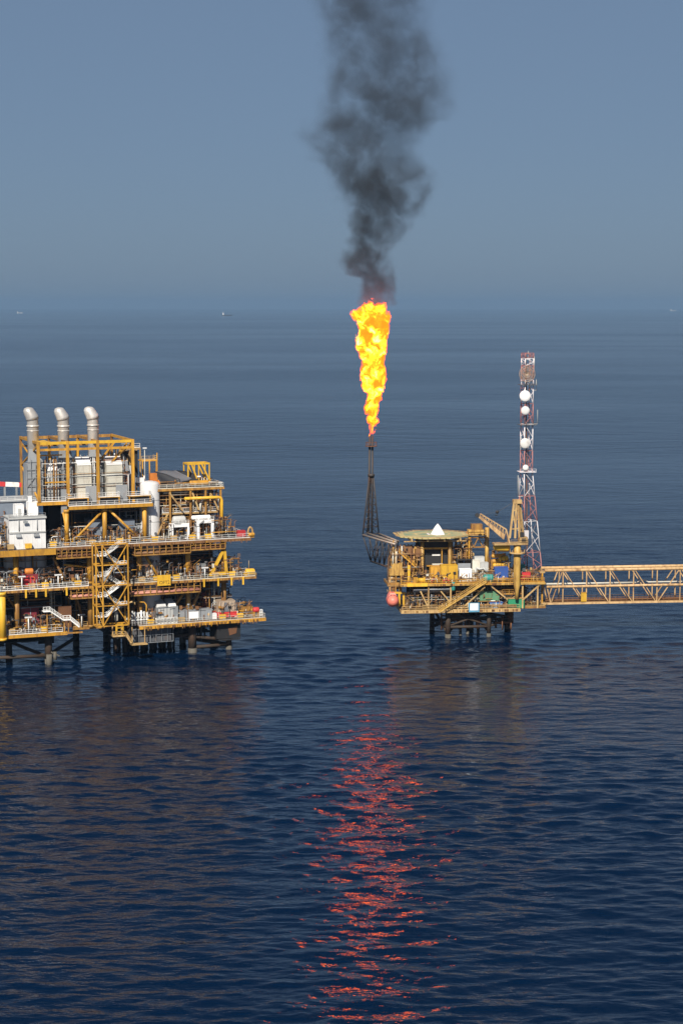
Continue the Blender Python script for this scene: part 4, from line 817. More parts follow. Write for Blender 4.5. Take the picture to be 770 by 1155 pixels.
for m, n in (('rust', 40), ('brown', 36), ('old_yellow', 24)):
    stuff('edge_stiffener', m, lambda q: [q.box((u, -3.3, z - .62), (u + .16 + .4 * (h_ < .25), -3.21, z - .05)) for u, h_, z in [(rt.uniform(gm0, gm1 - 8), rt.random(), rt.choice((g0, g1))) for _ in range(n)]])
grails('tan', (gl0, -2.9, g0), (gl1 - 7, -2.9, g0)); grails('yellow', (gm0, -2.9, g1), (gm1, -2.9, g1), (gm1, 8, g1)); grails('tan', (gl1 - 6.8, .1, g0 + .15), (gl1 + .9, .1, g0 + .15))

# dark room under the helideck
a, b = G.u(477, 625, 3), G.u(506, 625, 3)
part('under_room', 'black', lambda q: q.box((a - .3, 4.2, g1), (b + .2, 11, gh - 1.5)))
part('room_beam', 'yellow', lambda q: (q.box((a, 2.5, g1 + 9.2), (b, 3, g1 + 9.7)), q.box((a + 1, 2.6, g1 + 4.2), (b + 2, 3.6, g1 + 4.5)), q.box((b - 2.2, 2.6, g1 + 4.5), (b - 1.95, 2.9, g1 + 9.2))))
part('lamp_strip', 'white', lambda q: q.box((G.u(487, 626, 4.1), 3.9, g1 + 7.1), (G.u(496, 626, 4.1), 4.15, g1 + 7.5)))
part('lamp_strip', 'cream', lambda q: q.box((G.u(487, 635, 3), 2.4, g1 + 4.6), (G.u(499, 635, 3), 3.2, g1 + 5)))
# helideck: an octagonal slab on posts
hc = G.at(487, 605.5, 7); hu, hv, hr = hc[0], 6, 10.7
oct_ = lambda r: [(hu + r * math.cos(R(22.5 + 45 * k)), hv + .78 * r * math.sin(R(22.5 + 45 * k))) for k in range(8)]
heli = part('helideck', 'heli_yellow', lambda q: q.prism(oct_(hr), gh - .5, gh))
part('landing_area', 'heli_green', lambda q: q.prism(oct_(hr - 1.6), gh + .004, gh + .012), heli)
part('landing_circle', 'heli_yellow', lambda q: [q.hexa([(hu + r1 * math.cos(R(x)), hv + .8 * r1 * math.sin(R(x)), z) for z in (gh + .016, gh + .022) for r1, x in ((4.6, k), (5.4, k), (5.4, k + 12), (4.6, k + 12))]) for k in range(0, 360, 12)], heli)
part('landing_mark', 'white', lambda q: (q.box((hu - 1.6, hv - 2, gh + .016), (hu - .9, hv + 2, gh + .022)), q.box((hu + .9, hv - 2, gh + .016), (hu + 1.6, hv + 2, gh + .022)), q.box((hu - .89, hv - .35, gh + .016), (hu + .89, hv + .35, gh + .022))), heli)
def f(q):
    o = oct_(hr + .05); n = oct_(hr + 1.3)
    for k in range(8):
        A, B, D, E_ = o[k], o[(k + 1) % 8], n[(k + 1) % 8], n[k]
        q.bar((*E_, gh + .05), (*D, gh + .05), .12); q.bar((*A, gh - .2), (*E_, gh + .05), .12)
        for t_ in (.2, .4, .6, .8): q.bar((A[0] + (B[0] - A[0]) * t_, A[1] + (B[1] - A[1]) * t_, gh - .2), (E_[0] + (D[0] - E_[0]) * t_, E_[1] + (D[1] - E_[1]) * t_, gh + .05), .1)
part('safety_net', 'tan', f, heli)
part('helideck_beam', 'tan', lambda q: ([q.box((hu + x - .2, hv - 7, gh - 1.3), (hu + x + .2, hv + 7, gh - .51)) for x in (-7, -2.4, 2.4, 7)], [q.box((hu - 9, hv + y - .2, gh - 1.6), (hu + 9, hv + y + .2, gh - 1.31)) for y in (-5, 4)]), heli)
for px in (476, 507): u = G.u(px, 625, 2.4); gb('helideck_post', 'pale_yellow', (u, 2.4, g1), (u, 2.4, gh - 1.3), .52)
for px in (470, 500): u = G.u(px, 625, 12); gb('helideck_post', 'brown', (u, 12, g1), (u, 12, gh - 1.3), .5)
part('helideck_stair', 'yellow', lambda q: stair(q, G.at(469, 640, 1.5), G.at(450, 623, 1.5), .9, (0, 1, 0)))
part('side_panel', 'brown', lambda q: q.hexa([G.at(*p, v) for v in (2.6, 2.9) for p in ((456, 621), (474, 634), (474, 616), (454, 615))]))
t = T('white_tent', 'white pointed tent standing on the green helideck', 'tent', G, (G.u(493.5, 606, 5), 5, gh + .03))
tu, tv, zt = G.u(493.7, 603, 5), 5, gh + 3.05
def f(q):
    n = 10; rs = []
    for k in range(5):
        w = k / 4; rr = 1.85 * (1 - w) ** .8 + .1
        rs.append([(tu - .1 * w + rr * (1 + .1 * (i % 2)) * math.cos(2 * math.pi * i / n), tv + rr * (1 + .1 * (i % 2)) * math.sin(2 * math.pi * i / n), gh + .03 + (zt - gh) * w) for i in range(n)])
    q.rings(rs, False)
tpart(t, 'canopy', 'tent_white', f)
# truss, high stage and post right of the helideck
tx0, tx1 = G.u(529, 610, 6), G.u(549, 610, 6)
gb('tall_post', 'pale_yellow', (tx1, 6, g1), (tx1, 6, G.z(549, 595, 6)), .62); gb('tall_post', 'old_yellow', (tx0, 6, g1 + 4), (tx0, 6, G.z(528, 603, 6)), .45)
zA, zB = G.z(538, 606, 6), G.z(538, 617, 6)
part('truss', 'old_yellow', lambda q: (q.bar((tx0, 5.9, zA), (tx1, 5.9, zA), .4), q.bar((tx0, 5.9, zB), (tx1, 5.9, zB), .4), [q.bar((tx0 + (tx1 - tx0) * k / 4, 5.9, zB if k % 2 else zA), (tx0 + (tx1 - tx0) * (k + 1) / 4, 5.9, zA if k % 2 else zB), .28) for k in range(4)]))
zS = G.z(537, 602, 7); a, b = G.u(526, 600, 7), G.u(549, 600, 7)
part('high_stage', 'pale_yellow', lambda q: (q.box((a, 5, zS - .3), (b - .6, 9, zS)), q.box((a + .3, 5.2, zS), (b - 1.2, 8, zS + 1.3))))
part('stage_box', 'old_yellow', lambda q: (q.box((G.u(531, 592, 7), 5.6, zS + 1.3), (G.u(543, 592, 7), 8, zS + 2.9)), rail(q, [(a, 5, zS), (b - .6, 5, zS)], h=1.6)))
# long yellow stair down the front
part('front_stair', 'pale_yellow', lambda q: stair(q, G.at(495, 690, -4.2), G.at(548, 656, -4.2), 1.5, (0, 1, 0), 1.25))
part('front_stair_landing', 'yellow', lambda q: q.box((G.u(547, 656, -4.5), -5, g1 - .2), (G.u(554, 656, -4.5), -3.2, g1)))
# left end: ribbed yellow hopper, tangled frames, standpipes
a, b = G.u(441, 640, 2), G.u(453, 640, 2); z0_, z1_ = G.z(446, 648.5, 2), G.z(446, 636, 2)
part('hopper', 'pale_yellow', lambda q: (q.rings([[(w0, .8, z), (w1, .8, z), (w1, 4, z), (w0, 4, z)] for w0, w1, z in ((a - .6, b + .5, z0_), (a - .6, b + .5, z0_ + .7), (a + .3, b - .2, z1_))], False), [q.box((a + .5 + k * .75, .6, z0_ + .5), (a + .75 + k * .75, .9, z1_ + .3)) for k in range(4)]))
for px, y0, y1 in ((443, 624, 638), (447, 622, 640), (441.5, 647, 658), (453, 616, 634)): gb('standpipe', 'cream', G.at(px, y1, 1.6), G.at(px, y0, 1.6), .22)
part('end_frame', 'old_yellow', lambda q: ([q.bar(G.at(x0, y0, v), G.at(x1, y1, v), .3) for v in (1, 3.4) for x0, y0, x1, y1 in ((438, 653, 453, 653), (437, 661, 455, 661), (439, 668, 452, 668), (440, 650, 440, 670), (446, 650, 446, 668), (452, 648, 452, 670))], q.box((G.u(438, 660, 1), 1, G.z(444, 661.5, 1)), (G.u(455, 660, 1), 4, G.z(444, 660.5, 1)))))
stuff('end_pipework', 'tan', lambda q: pipes(q, G.u(437, 655, 1), G.u(453, 655, 1), .8, 3.5, g1 - 3, g1 + 1.5, 22, (.08, .25), rn))
part('boat_davit', 'bright_yellow', lambda q: (q.bar(G.at(450, 684, .8), G.at(450, 669, .8), .6), q.bar(G.at(455, 684, .8), G.at(455, 669, .8), .6), q.bar(G.at(443, 668.5, .8), G.at(457, 669, .8), .5)))

# ------------------------------------------------------------------ things on and around the right platform
c = G.at(441, 676, -.4)
t = T('lifeboat', 'coral pink enclosed lifeboat hanging at the left end of the right platform', 'lifeboat', G, (c[0], -.4, c[2] - 1.7))
tpart(t, 'hull', 'coral', lambda q: q.lathe((c[0] + .3, -3.4, c[2] - .2), (c[0] + .3, 2.8, c[2] - .2), [(0, .3), (.3, 1.0), (1.2, 1.6), (2.6, 1.75), (4.4, 1.6), (5.6, 1.1), (6.2, .3)], 18))
tpart(t, 'canopy', 'coral', lambda q: (q.hexa([(c[0] - 1, -2.2, c[2] + .8), (c[0] + 1.5, -2.2, c[2] + .8), (c[0] + 1.5, 1.6, c[2] + .8), (c[0] - 1, 1.6, c[2] + .8), (c[0] - .5, -1.6, c[2] + 2), (c[0] + 1, -1.6, c[2] + 2), (c[0] + 1, 1, c[2] + 2), (c[0] - .5, 1, c[2] + 2)])))
tpart(t, 'window', 'dark_grey', lambda q: [q.box((c[0] + x, -2.06, c[2] + 1.2), (c[0] + x + .5, -1.9, c[2] + 1.6)) for x in (-.5, .4)])
tpart(t, 'fender', 'dark_red', lambda q: q.lathe((c[0] + .3, -2.15, c[2] - .2), (c[0] + .3, -1.95, c[2] - .2), [(0, 1.6), (0, 1.72), (.2, 1.76), (.2, 1.6)], 18))
tpart(t, 'fall_wire', 'dark_grey', lambda q: [q.tube((c[0] + .2, v, c[2] + 1.2), (c[0] + .2, v, g1 - 2), .05, 5) for v in (-1.4, .8)])
p = G.at(461, 661, -2); t = T('yellow_accumulator', 'bright yellow upright cylinder at the left of the main deck', 'cylinder', G, (p[0], -2, g1))
tpart(t, 'shell', 'bright_yellow', lambda q: q.vessel((p[0], -2, g1), (p[0], -2, G.z(461, 637.5, -2)), .42, 14)); tpart(t, 'base_ring', 'yellow', lambda q: q.tube((p[0], -2, g1), (p[0], -2, g1 + .25), .6, 14)); tpart(t, 'clamp', 'grey', lambda q: [q.tube((p[0], -2, g1 + k), (p[0], -2, g1 + k + .15), .46, 14) for k in (2, 4)])
p = G.at(472, 657, -2.6); t = T('yellow_winch', 'low bright yellow winch at the foot of the upright cylinder', 'winch', G, (p[0], -2.6, g1))
tpart(t, 'bed', 'bright_yellow', lambda q: q.box((G.u(459, 658, -3.4), -3.5, g1 - .6), (G.u(482, 658, -3.4), -1.6, g1 + .3)))
tpart(t, 'drum', 'bright_yellow', lambda q: q.lathe((p[0] - .6, -2.4, g1 + 1.1), (p[0] + 1.8, -2.4, g1 + 1.1), [(0, .9), (.2, .9), (.21, .6), (2.19, .6), (2.2, .9), (2.4, .9)], 16))
tpart(t, 'housing', 'yellow', lambda q: q.box((p[0] - 1.6, -3.2, g1 + .3), (p[0] - .7, -1.8, g1 + 1.9)))
def gbox(*a_, **k): return boxthing(*a_, fr=G, **k)
gbox('ribbed_container', 'bright yellow ribbed container in front of the dark room', 'container', (497, 637.5, 516, 655), -1.2, 2.4, 'bright_yellow', 9, g1)
gbox('ribbed_container', 'narrower yellow box adjoining the left of the ribbed container', 'container', (485.5, 639, 496.5, 655), -1.0, 2.2, 'yellow', 3, g1)
for x0, x1, yt, n in ((485, 491, 647.5, 'small heap of red drums in front of the narrow yellow box'), (499, 509, 647, 'wider heap of red drums in front of the ribbed container')):
    a, b = G.u(x0, 650, -2), G.u(x1, 650, -2); t = T('drum_heap', n, 'drums', G, ((a + b) / 2, -2, g1), 'heaps of red drums')
    k_ = max(2, int((b - a) / .75))
    for k in range(k_): tpart(t, 'drum', 'dark_red' if k % 2 else 'red', lambda q: q.vessel((a + .35 + k * .72, -2.1 + .2 * (k % 2), g1), (a + .35 + k * .72, -2.1 + .2 * (k % 2), g1 + 1.1 + .5 * (k % 2)), .34, 12, .1))
gbox('white_box', 'clean white box on the main deck left of the grey stack', 'box', (518, 642, 532, 651), -1.8, 2, 'clean_white', 0, g1)
a, b = G.u(515, 637, 1.2), G.u(532, 637, 1.2); zt = G.z(523, 632, 1.2)
t = T('dark_canopy', 'dark framed canopy with grey curtain behind the white box', 'canopy', G, ((a + b) / 2, 1.2, g1))
tpart(t, 'frame', 'black', lambda q: ([q.box((u, v, g1), (u + .3, v + .3, zt)) for u in (a, b - .3) for v in (1.2, 3.2)], q.box((a - .1, 1.1, zt), (b + .1, 3.6, zt + .25)))); tpart(t, 'curtain', 'grey', lambda q: q.box((a + .35, 1.3, g1), (b - .35, 1.4, zt - .9)))
t = T('grey_stack', 'stepped stack of pale grey boxes left of the teal tank', 'machine', G, (G.u(541, 650, 1), 1, g1))
for x0, x1, yt, v in ((532.5, 541, 632, 1), (541.2, 550.5, 634.5, .6), (535, 546, 628, 2.4), (532.5, 538, 643, -.4)):
    a, b, _, zt = rect(G, x0, yt, x1, 650, v); tpart(t, 'module', 'light_grey' if x0 > 533 else 'cream', lambda q: ribbed(q, a, b, v, v + 1.7, g1, zt, 3, .05))
tpart(t, 'duct', 'light_grey', lambda q: (q.poly([G.at(537, 640, -.2), G.at(540, 642, -.2), G.at(545, 641, -.2), G.at(549, 645, -.2)], .3, 8), q.tube(G.at(536, 650, -.6), G.at(536, 641, -.6), .25, 8)))
a, b = G.u(545, 647, -2.6), G.u(557, 647, -2.6); t = T('teal_tank', 'teal horizontal tank at the head of the front stair', 'tank', G, ((a + b) / 2, -2, g1))
tpart(t, 'shell', 'teal', lambda q: q.vessel((a, -2, g1 + 1.35), (b, -2, g1 + 1.35), 1.05, 18)); tpart(t, 'saddle', 'green', lambda q: [q.box((u, -2.7, g1), (u + .4, -1.3, g1 + .9)) for u in (a + .6, b - 1)]); tpart(t, 'band', 'grey', lambda q: [q.tube((u, -2, g1 + 1.35), (u + .12, -2, g1 + 1.35), 1.08, 18) for u in (a + .9, b - 1)])
gbox('blue_box', 'deep blue box on the main deck left of the crane column', 'box', (558, 640, 573, 650), -1.5, 2.2, 'blue', 4, g1)
gbox('teal_box', 'small dark teal box right of the crane column', 'box', (584.5, 637, 592, 650), 0, 2, 'teal', 2, g1)
gbox('red_crate', 'low red crate near the bridge end of the main deck', 'crate', (587, 645.5, 598, 652), -1.4, 1.6, 'red', 4, g1)
t = T('yellow_machine_pile', 'tumbled yellow machinery between the tall post and the crane column', 'machine', G, (G.u(562, 640, 2), 2, g1))
zq = G.z(563, 640, 2)
tpart(t, 'frame', 'old_yellow', lambda q: ([q.box((u, v, g1), (u + .35, v + .35, zq + 2.4)) for u in (G.u(553, 640, 2), G.u(572, 640, 2)) for v in (1.2, 4)], q.box((G.u(553, 640, 2), 1, zq - .2), (G.u(573.5, 640, 2), 4.5, zq))))
for x0, x1, y, rr, m in ((555, 572, 638, .75, 'bright_yellow'), (553, 566, 633.5, .6, 'yellow'), (562, 573, 631, .7, 'bright_yellow'), (554, 570, 627.5, .55, 'yellow')):
    p0, p1 = G.at(x0, y, 2), G.at(x1, y - 1.5, 2.4); tpart(t, 'cylinder', m, lambda q: q.vessel(p0, p1, rr, 14))
# tall pedestal crane
cu0 = G.u(579, 640, 1); zpl, zring, zbot = G.z(579, 610.5, 1), G.z(579, 621, 1), G.z(579, 674, -1)
t = T('pedestal_crane', 'tan pedestal crane with its boom lowered to the left and tall A-frame', 'crane', G, (cu0, 1, g1))
CV = -3.9
tpart(t, 'pedestal', 'pale_yellow', lambda q: q.lathe((cu0, CV, 0), (cu0, CV, 60), [(zbot, .5), (zbot + 2.5, .58), (zbot + 4.2, 1.0), (zring - .5, 1.02), (zpl - .2, 1.05)], 22))
tpart(t, 'ring_platform', 'tan', lambda q: (q.tube((cu0, CV, zring - .15), (cu0, CV, zring + .1), 2.2, 22), [q.bar((cu0 + 2.1 * math.cos(x), CV + 2.1 * math.sin(x), zring), (cu0 + 2.1 * math.cos(x), CV + 2.1 * math.sin(x), zring + 1), .1) for x in [k * .63 for k in range(10)]]))
a, b = G.u(556, 612, CV), G.u(594, 612, CV)
tpart(t, 'slewing_platform', 'tan', lambda q: (q.box((a, CV - 1.6, zpl - .25), (b, CV + 1.6, zpl + .25)), rail(q, [(b, CV + 1.6, zpl + .25), (b, CV - 1.6, zpl + .25), (b - 5, CV - 1.6, zpl + .25)], h=1)))
tpart(t, 'engine_housing', 'bright_yellow', lambda q: (q.vessel(G.at(556, 616.5, CV + 1), G.at(575, 618, CV + 1), 1.2, 16, .8), q.box(tuple(G.at(559, 612.5, CV + .2)), tuple(V3(G.at(572, 618, CV + 1.9))))))
tpart(t, 'cab', 'tan', lambda q: q.box((G.u(585, 607, CV), CV - 1.3, zpl + .26), (G.u(594, 607, CV), CV + 1.2, zpl + 1.9)))
tpart(t, 'cab_window', 'black', lambda q: (q.box((G.u(586, 600, CV), CV - 1.2, zpl + 1.91), (G.u(590, 600, CV), CV + .6, zpl + 3.2)), q.box((G.u(587, 607, CV), CV - 1.34, zpl + .6), (G.u(592, 607, CV), CV - 1.303, zpl + 1.6))))
ft = [G.at(574.5, 607, CV), G.at(580.5, 607, CV), G.at(586, 607, CV), G.at(590, 607, CV + 2)]; tp = [G.at(579.5, 566, CV), G.at(582, 564.5, CV), G.at(584, 564.5, CV + .6), G.at(585.5, 565, CV + 1.2)]
tpart(t, 'a_frame', 'tan', lambda q: ([q.bar(p_, q_, .55) for p_, q_ in zip(ft, tp)], [q.bar(V3(ft[i]).lerp(V3(tp[i]), k), V3(ft[i + 1]).lerp(V3(tp[i + 1]), k), .3) for i in (0, 1, 2) for k in (.25, .5, .75)], q.box(tuple(V3(tp[0]) + Vector((-.2, -.4, -.5))), tuple(V3(tp[3]) + Vector((.4, .4, .5)))), q.bar(V3(ft[1]).lerp(V3(tp[1]), .25), V3(ft[0]).lerp(V3(tp[0]), .75), .25)))
b0, b1 = [G.at(568, 608, CV + k) for k in (-1, 1)], [G.at(538, 581.5, CV + k) for k in (-.4, .4)]; c0, c1 = [G.at(570.5, 597, CV + k) for k in (-.8, .8)], [G.at(541.5, 579.5, CV + k) for k in (-.4, .4)]
def f(q):
    for A, B in ((b0, b1), (c0, c1)):
        for k in (0, 1): q.bar(A[k], B[k], .38)
    for k in (0, 1):
        for i in range(9):
            s_, e_ = i / 9, (i + 1) / 9
            q.bar(V3(b0[k]).lerp(V3(b1[k]), s_), V3(c0[k]).lerp(V3(c1[k]), e_), .16); q.bar(V3(c0[k]).lerp(V3(c1[k]), s_), V3(b0[k]).lerp(V3(b1[k]), s_), .16)
    for i in range(10): q.bar(V3(b0[0]).lerp(V3(b1[0]), i / 9), V3(b0[1]).lerp(V3(b1[1]), i / 9), .16)
    q.bar(c0[0], (G.u(574, 609, CV), CV - .8, zpl), .4); q.bar(c0[1], (G.u(574, 609, CV), CV + .8, zpl), .4)
tpart(t, 'boom', 'bridge_tan', f)
tpart(t, 'boom_walk', 'brown', lambda q: q.hexa([tuple(V3(x) + Vector((0, 0, .03))) for x in (b0[0], b0[1], b1[1], b1[0])] + [tuple(V3(x) + Vector((0, 0, .15))) for x in (b0[0], b0[1], b1[1], b1[0])]))
tpart(t, 'boom_plate', 'bridge_tan', lambda q: [q.hexa([tuple(x) for x in (V3(b0[k]).lerp(V3(b1[k]), .03), V3(b0[k]).lerp(V3(b1[k]), .97), V3(b0[k]).lerp(V3(b1[k]), .97) + Vector((0, .08, 0)), V3(b0[k]).lerp(V3(b1[k]), .03) + Vector((0, .08, 0)))] + [tuple(x) for x in (V3(b0[k]).lerp(V3(c0[k]), .45), V3(b1[k]).lerp(V3(c1[k]), .45), V3(b1[k]).lerp(V3(c1[k]), .45) + Vector((0, .08, 0)), V3(b0[k]).lerp(V3(c0[k]), .45) + Vector((0, .08, 0)))]) for k in (0, 1)])
tpart(t, 'sheave', 'black', lambda q: q.tube(V3(b1[0]) + Vector((0, -.3, .1)), V3(b1[1]) + Vector((0, .3, .1)), .6, 12))
hk = G.at(561, 577.5, CV)
tpart(t, 'hook_block', 'black', lambda q: (q.vessel(V3(hk) + Vector((-.1, -.3, 0)), V3(hk) + Vector((-.1, .3, 0)), .5, 12), q.poly([V3(hk) + Vector((0, 0, -.4)), V3(hk) + Vector((-.1, 0, -.9)), V3(hk) + Vector((-.5, 0, -1.0)), V3(hk) + Vector((-.7, 0, -.6))], .12, 6)))
tpart(t, 'cable', 'dark_grey', lambda q: (q.tube(hk, tp[0], .07, 5), q.tube(V3(hk), V3(b1[0]), .035, 5)))
# lower deck things
gbox('pale_green_container', 'pale green container hung under the main deck, left of the crane column', 'container', (541, 667, 563, 677), -1.6, 2.2, 'pale_green', 8, g0 + 2.2)
part('container_stage', 'brown', lambda q: q.box((G.u(540, 677, -2), -2, g0 + 1.9), (G.u(564, 677, -2), 1, g0 + 2.18)))
gbox('green_skip', 'bright green lidded skip below the crane column', 'skip', (573, 675.5, 591, 688), -2.6, 2.2, 'green', 5, g0, extra=lambda t, a, b, v, d, z, zt: tpart(t, 'lid', 'tan', lambda q: q.box((a - .1, v - .1, zt + .003), (b + .1, v + d, zt + .2))))
a, b, _, zt = rect(G, 551.5, 679.5, 567, 688, -2.4)
t = T('blue_skip', 'pale blue open skip between the white sign and green skip', 'skip', G, ((a + b) / 2, -2.4, g0))
tpart(t, 'body', 'pale_blue', lambda q: q.rings([[(a + .8, -2.3, g0 + .1), (b - .8, -2.3, g0 + .1), (b - .8, -.6, g0 + .1), (a + .8, -.6, g0 + .1)][::-1], [(a, -2.6, zt), (b, -2.6, zt), (b, -.2, zt), (a, -.2, zt)][::-1]], False))
tpart(t, 'load', 'white', lambda q: (q.vessel((a + .5, -1.4, zt + .1), ((a + b) / 2, -1.4, zt + .1), .4, 10), q.vessel(((a + b) / 2 + .3, -1.5, zt), (b - .6, -1.5, zt), .35, 10))); tpart(t, 'rim', 'blue', lambda q: q.bar((a, -2.62, zt), (b, -2.62, zt), .2))
a, b, z0_, z1_ = rect(G, 528.5, 680, 540.5, 690.5, -3.5)
t = T('white_sign', 'white sign in a blue frame on the lowest deck edge', 'sign', G, ((a + b) / 2, -3.5, z0_))
tpart(t, 'frame', 'frame_blue', lambda q: (q.box((a, -3.5, z0_), (a + .35, -3.3, z1_)), q.box((b - .35, -3.5, z0_), (b, -3.3, z1_)), q.box((a + .352, -3.5, z0_), (b - .352, -3.3, z0_ + .5)), q.box((a + .352, -3.5, z1_ - .15), (b - .352, -3.3, z1_))))
tpart(t, 'board', 'clean_white', lambda q: q.box((a + .36, -3.46, z0_ + .51), (b - .36, -3.34, z1_ - .16)))
p = G.at(511, 661, -2.6); t = T('teal_bottle', 'teal upright bottle under the main deck, left of the front stair', 'tank', G, (p[0], -2.4, p[2] - 1.2))
tpart(t, 'shell', 'teal', lambda q: q.vessel((p[0], -2.4, p[2] - 1.4), (p[0], -2.4, p[2] + 1.2), .62, 14)); tpart(t, 'bracket', 'grey', lambda q: q.box((p[0] - .2, -2, p[2] - .3), (p[0] + .2, -1, p[2] + 1.4)))
# radio mast
mv = 9.0; mu = G.u(597, 640, mv); zt_, zk, zb_ = G.z(595, 400, mv), G.z(597, 530, mv), g1
t = T('radio_mast', 'tall red and white lattice mast with round white dishes', 'radio mast', G, (mu, mv, g1))
ctr = lambda z: (mu + (G.u(595.8, 450, mv) - G.u(598.5, 645, mv)) * min(1, (z - zb_) / (zk - zb_)) , mv)
def hw(z): return 1.85 if z > zk else 1.85 + (4.0 - 1.85) * (zk - z) / (zk - zb_)
def corner(k, z):
    x, y = ctr(z); a_ = R(45 + 90 * k + 14); return Vector((x + hw(z) * math.cos(a_), y + hw(z) * math.sin(a_), z))
bands = [(650, 622, 'mast_red'), (622, 587, 'mast_white'), (587, 559, 'mast_red'), (559, 532, 'mast_white'), (532, 508, 'mast_red'), (508, 478, 'mast_white'), (478, 455, 'mast_red'), (455, 428, 'mast_white'), (428, 412, 'mast_red'), (412, 404, 'mast_white'), (404, 398, 'mast_red')]
for y0, y1, m in bands:
    za, zc = max(g1, G.z(596, y0, mv)), G.z(596, y1, mv)
    def f(q):
        for k in range(4):
            A, B, D, E_ = corner(k, za), corner(k, zc), corner((k + 1) % 4, za), corner((k + 1) % 4, zc)
            q.tube(A, B, .15, 6); q.bar(B, E_, .13); q.bar(A, (D + E_) / 2, .13); q.bar((D + E_) / 2, B, .13)
    tpart(t, 'mast_section', m, f)
for px, py, r_, m in ((592, 446.5, 1.62, 'clean_white'), (592.3, 463, 1.25, 'clean_white'), (592, 500, 1.5, 'white'), (592.6, 527.5, .85, 'white')):
    p = G.at(px, py, mv - 2.6); tpart(t, 'dish', m, lambda q: (q.lathe((p[0], mv - 2.9, p[2]), (p[0], mv - 1.6, p[2]), [(0, .2), (.02, r_ * .5), (.12, r_ * .93), (.25, r_), (.8, r_ * .98), (1.1, r_ * .5), (1.3, .2)], 28), q.bar((p[0], mv - 1.7, p[2]), (p[0] + .3, mv - .6, p[2]), .25)))
p = G.at(594, 421.5, mv - 2.4)
def f(q):
    for r_ in (.5, 1.1, 1.7, 2.3):
        n = 24; q.poly([(p[0] + r_ * math.cos(2 * math.pi * k / n), mv - 2.2 - .12 * r_ * r_, p[2] + r_ * math.sin(2 * math.pi * k / n)) for k in range(n + 1)], .09, 5)
    for k in range(24): q.poly([(p[0] + r_ * math.cos(2 * math.pi * k / 24), mv - 2.2 - .12 * r_ * r_, p[2] + r_ * math.sin(2 * math.pi * k / 24)) for r_ in (.1, 1.2, 2.35)], .06, 4)
    q.bar((p[0], mv - 2.2, p[2]), (p[0], mv - .8, p[2]), .4)
tpart(t, 'mesh_dish', 'mesh_brown', f)
for py, m in ((479, 'dark_grey'), (434, 'dark_grey'), (532, 'mast_white')):
    z = G.z(596, py, mv); x, y = ctr(z); tpart(t, 'mast_platform', m, lambda q: (q.box((x - 2.4, y - 2.4, z), (x + 2.4, y + 2.2, z + .12)), rail(q, [(x - 2.4, y - 2.4, z), (x + 2.4, y - 2.4, z)], h=1, step=1.2, t=.07)))
for px, y0, y1 in ((606, 478, 462), (604.5, 440, 428), (584, 560, 536), (595.5, 404, 395.5), (602.5, 416, 402)):
    a, b = G.at(px, y0, mv - 1), G.at(px, y1, mv - 1); x, y = ctr(a[2]); tpart(t, 'whip_aerial', 'cream', lambda q: (q.tube(a, b, .07, 5), q.bar(a, (x + (1.4 if px > 596 else -1.4), mv - 1, a[2]), .1)))
tpart(t, 'equipment_box', 'mast_white', lambda q: (q.box((ctr(30)[0] - 2.2, mv - 3, G.z(592, 606, mv)), (ctr(30)[0] - .4, mv - 2.1, G.z(592, 597, mv)))))
tpart(t, 'cable_tray', 'rust', lambda q: (q.bar((ctr(g1)[0] - .7, mv, g1), (ctr(60)[0] - .5, mv, zt_), .28)))
# footbridge running off to the right
bl, br_ = G.u(616, 665, 2), G.u(880, 660, 2); z0b, z1b = 9.0, 18.7; zmid, zthin = G.z(690, 660.5, 2), G.z(690, 653.5, 7)
t = T('footbridge', 'long tan truss footbridge leaving the right platform', 'footbridge', G, (bl, 4.5, z0b))
for v in (2, 7):
    tpart(t, 'top_chord', 'bridge_tan', lambda q: q.tube((bl - .6, v, z1b), (br_, v, z1b), .44, 12)); tpart(t, 'bottom_chord', 'bridge_tan', lambda q: q.box((bl, v - .3, z0b - .3), (br_, v + .3, z0b + .22)))
tpart(t, 'middle_chord', 'bridge_tan', lambda q: q.tube((bl, 1.6, zmid), (br_, 1.6, zmid), .36, 12)); tpart(t, 'thin_pipe', 'cream', lambda q: (q.tube((bl - .5, 6.6, zthin - 1), (G.u(718, 654, 6.6), 6.6, zthin - 1), .3, 10), q.poly([(G.u(718, 654, 6.6), 6.6, zthin - 1), (G.u(721, 654, 6.6), 6.6, zthin - .4), (G.u(727, 653, 6.6), 6.6, zthin - .3), (G.u(731, 654, 6.6), 6.6, zthin - .9), (br_, 6.6, zthin - .9)], .26, 10)))
px_ = [634.5, 661, 687.5, 714, 740.5, 766.5, 793, 820, 847]; ps = [G.u(x, 665, 2) for x in px_]
for v in (2, 7):
    for u in ps: tpart(t, 'post', 'bridge_tan', lambda q: q.box((u - .15, v - .15, z0b + .23), (u + .15, v + .15, z1b - .43)))
    for k, u in enumerate(ps):
        lo, hi = ((u - 3.4, u - .3) if k == 0 else (u - .4, ps[k - 1] + .5))
        if k == 5: lo, hi = ps[4] + .5, ps[5] - .4
        tpart(t, 'diagonal', 'bridge_tan', lambda q: q.bar((hi, v - .01, z1b - .4), (lo, v - .01, z0b + .25), .27))
    tpart(t, 'diagonal', 'bridge_tan', lambda q: q.bar((bl + .1, v - .01, zmid), (ps[0] - 3.6, v - .01, z0b + .25), .36))
tpart(t, 'walkway', 'deck_plate', lambda q: q.box((bl, 2.35, z0b + .05), (br_, 6.65, z0b + .2)))
tpart(t, 'kick_rail', 'brown', lambda q: (rail(q, [(bl, 2.6, z0b + .2), (br_, 2.6, z0b + .2)], h=1.3, step=1.6, t=.11), rail(q, [(bl, 6.3, z0b + .2), (br_, 6.3, z0b + .2)], h=1.3, step=1.6, t=.11)))
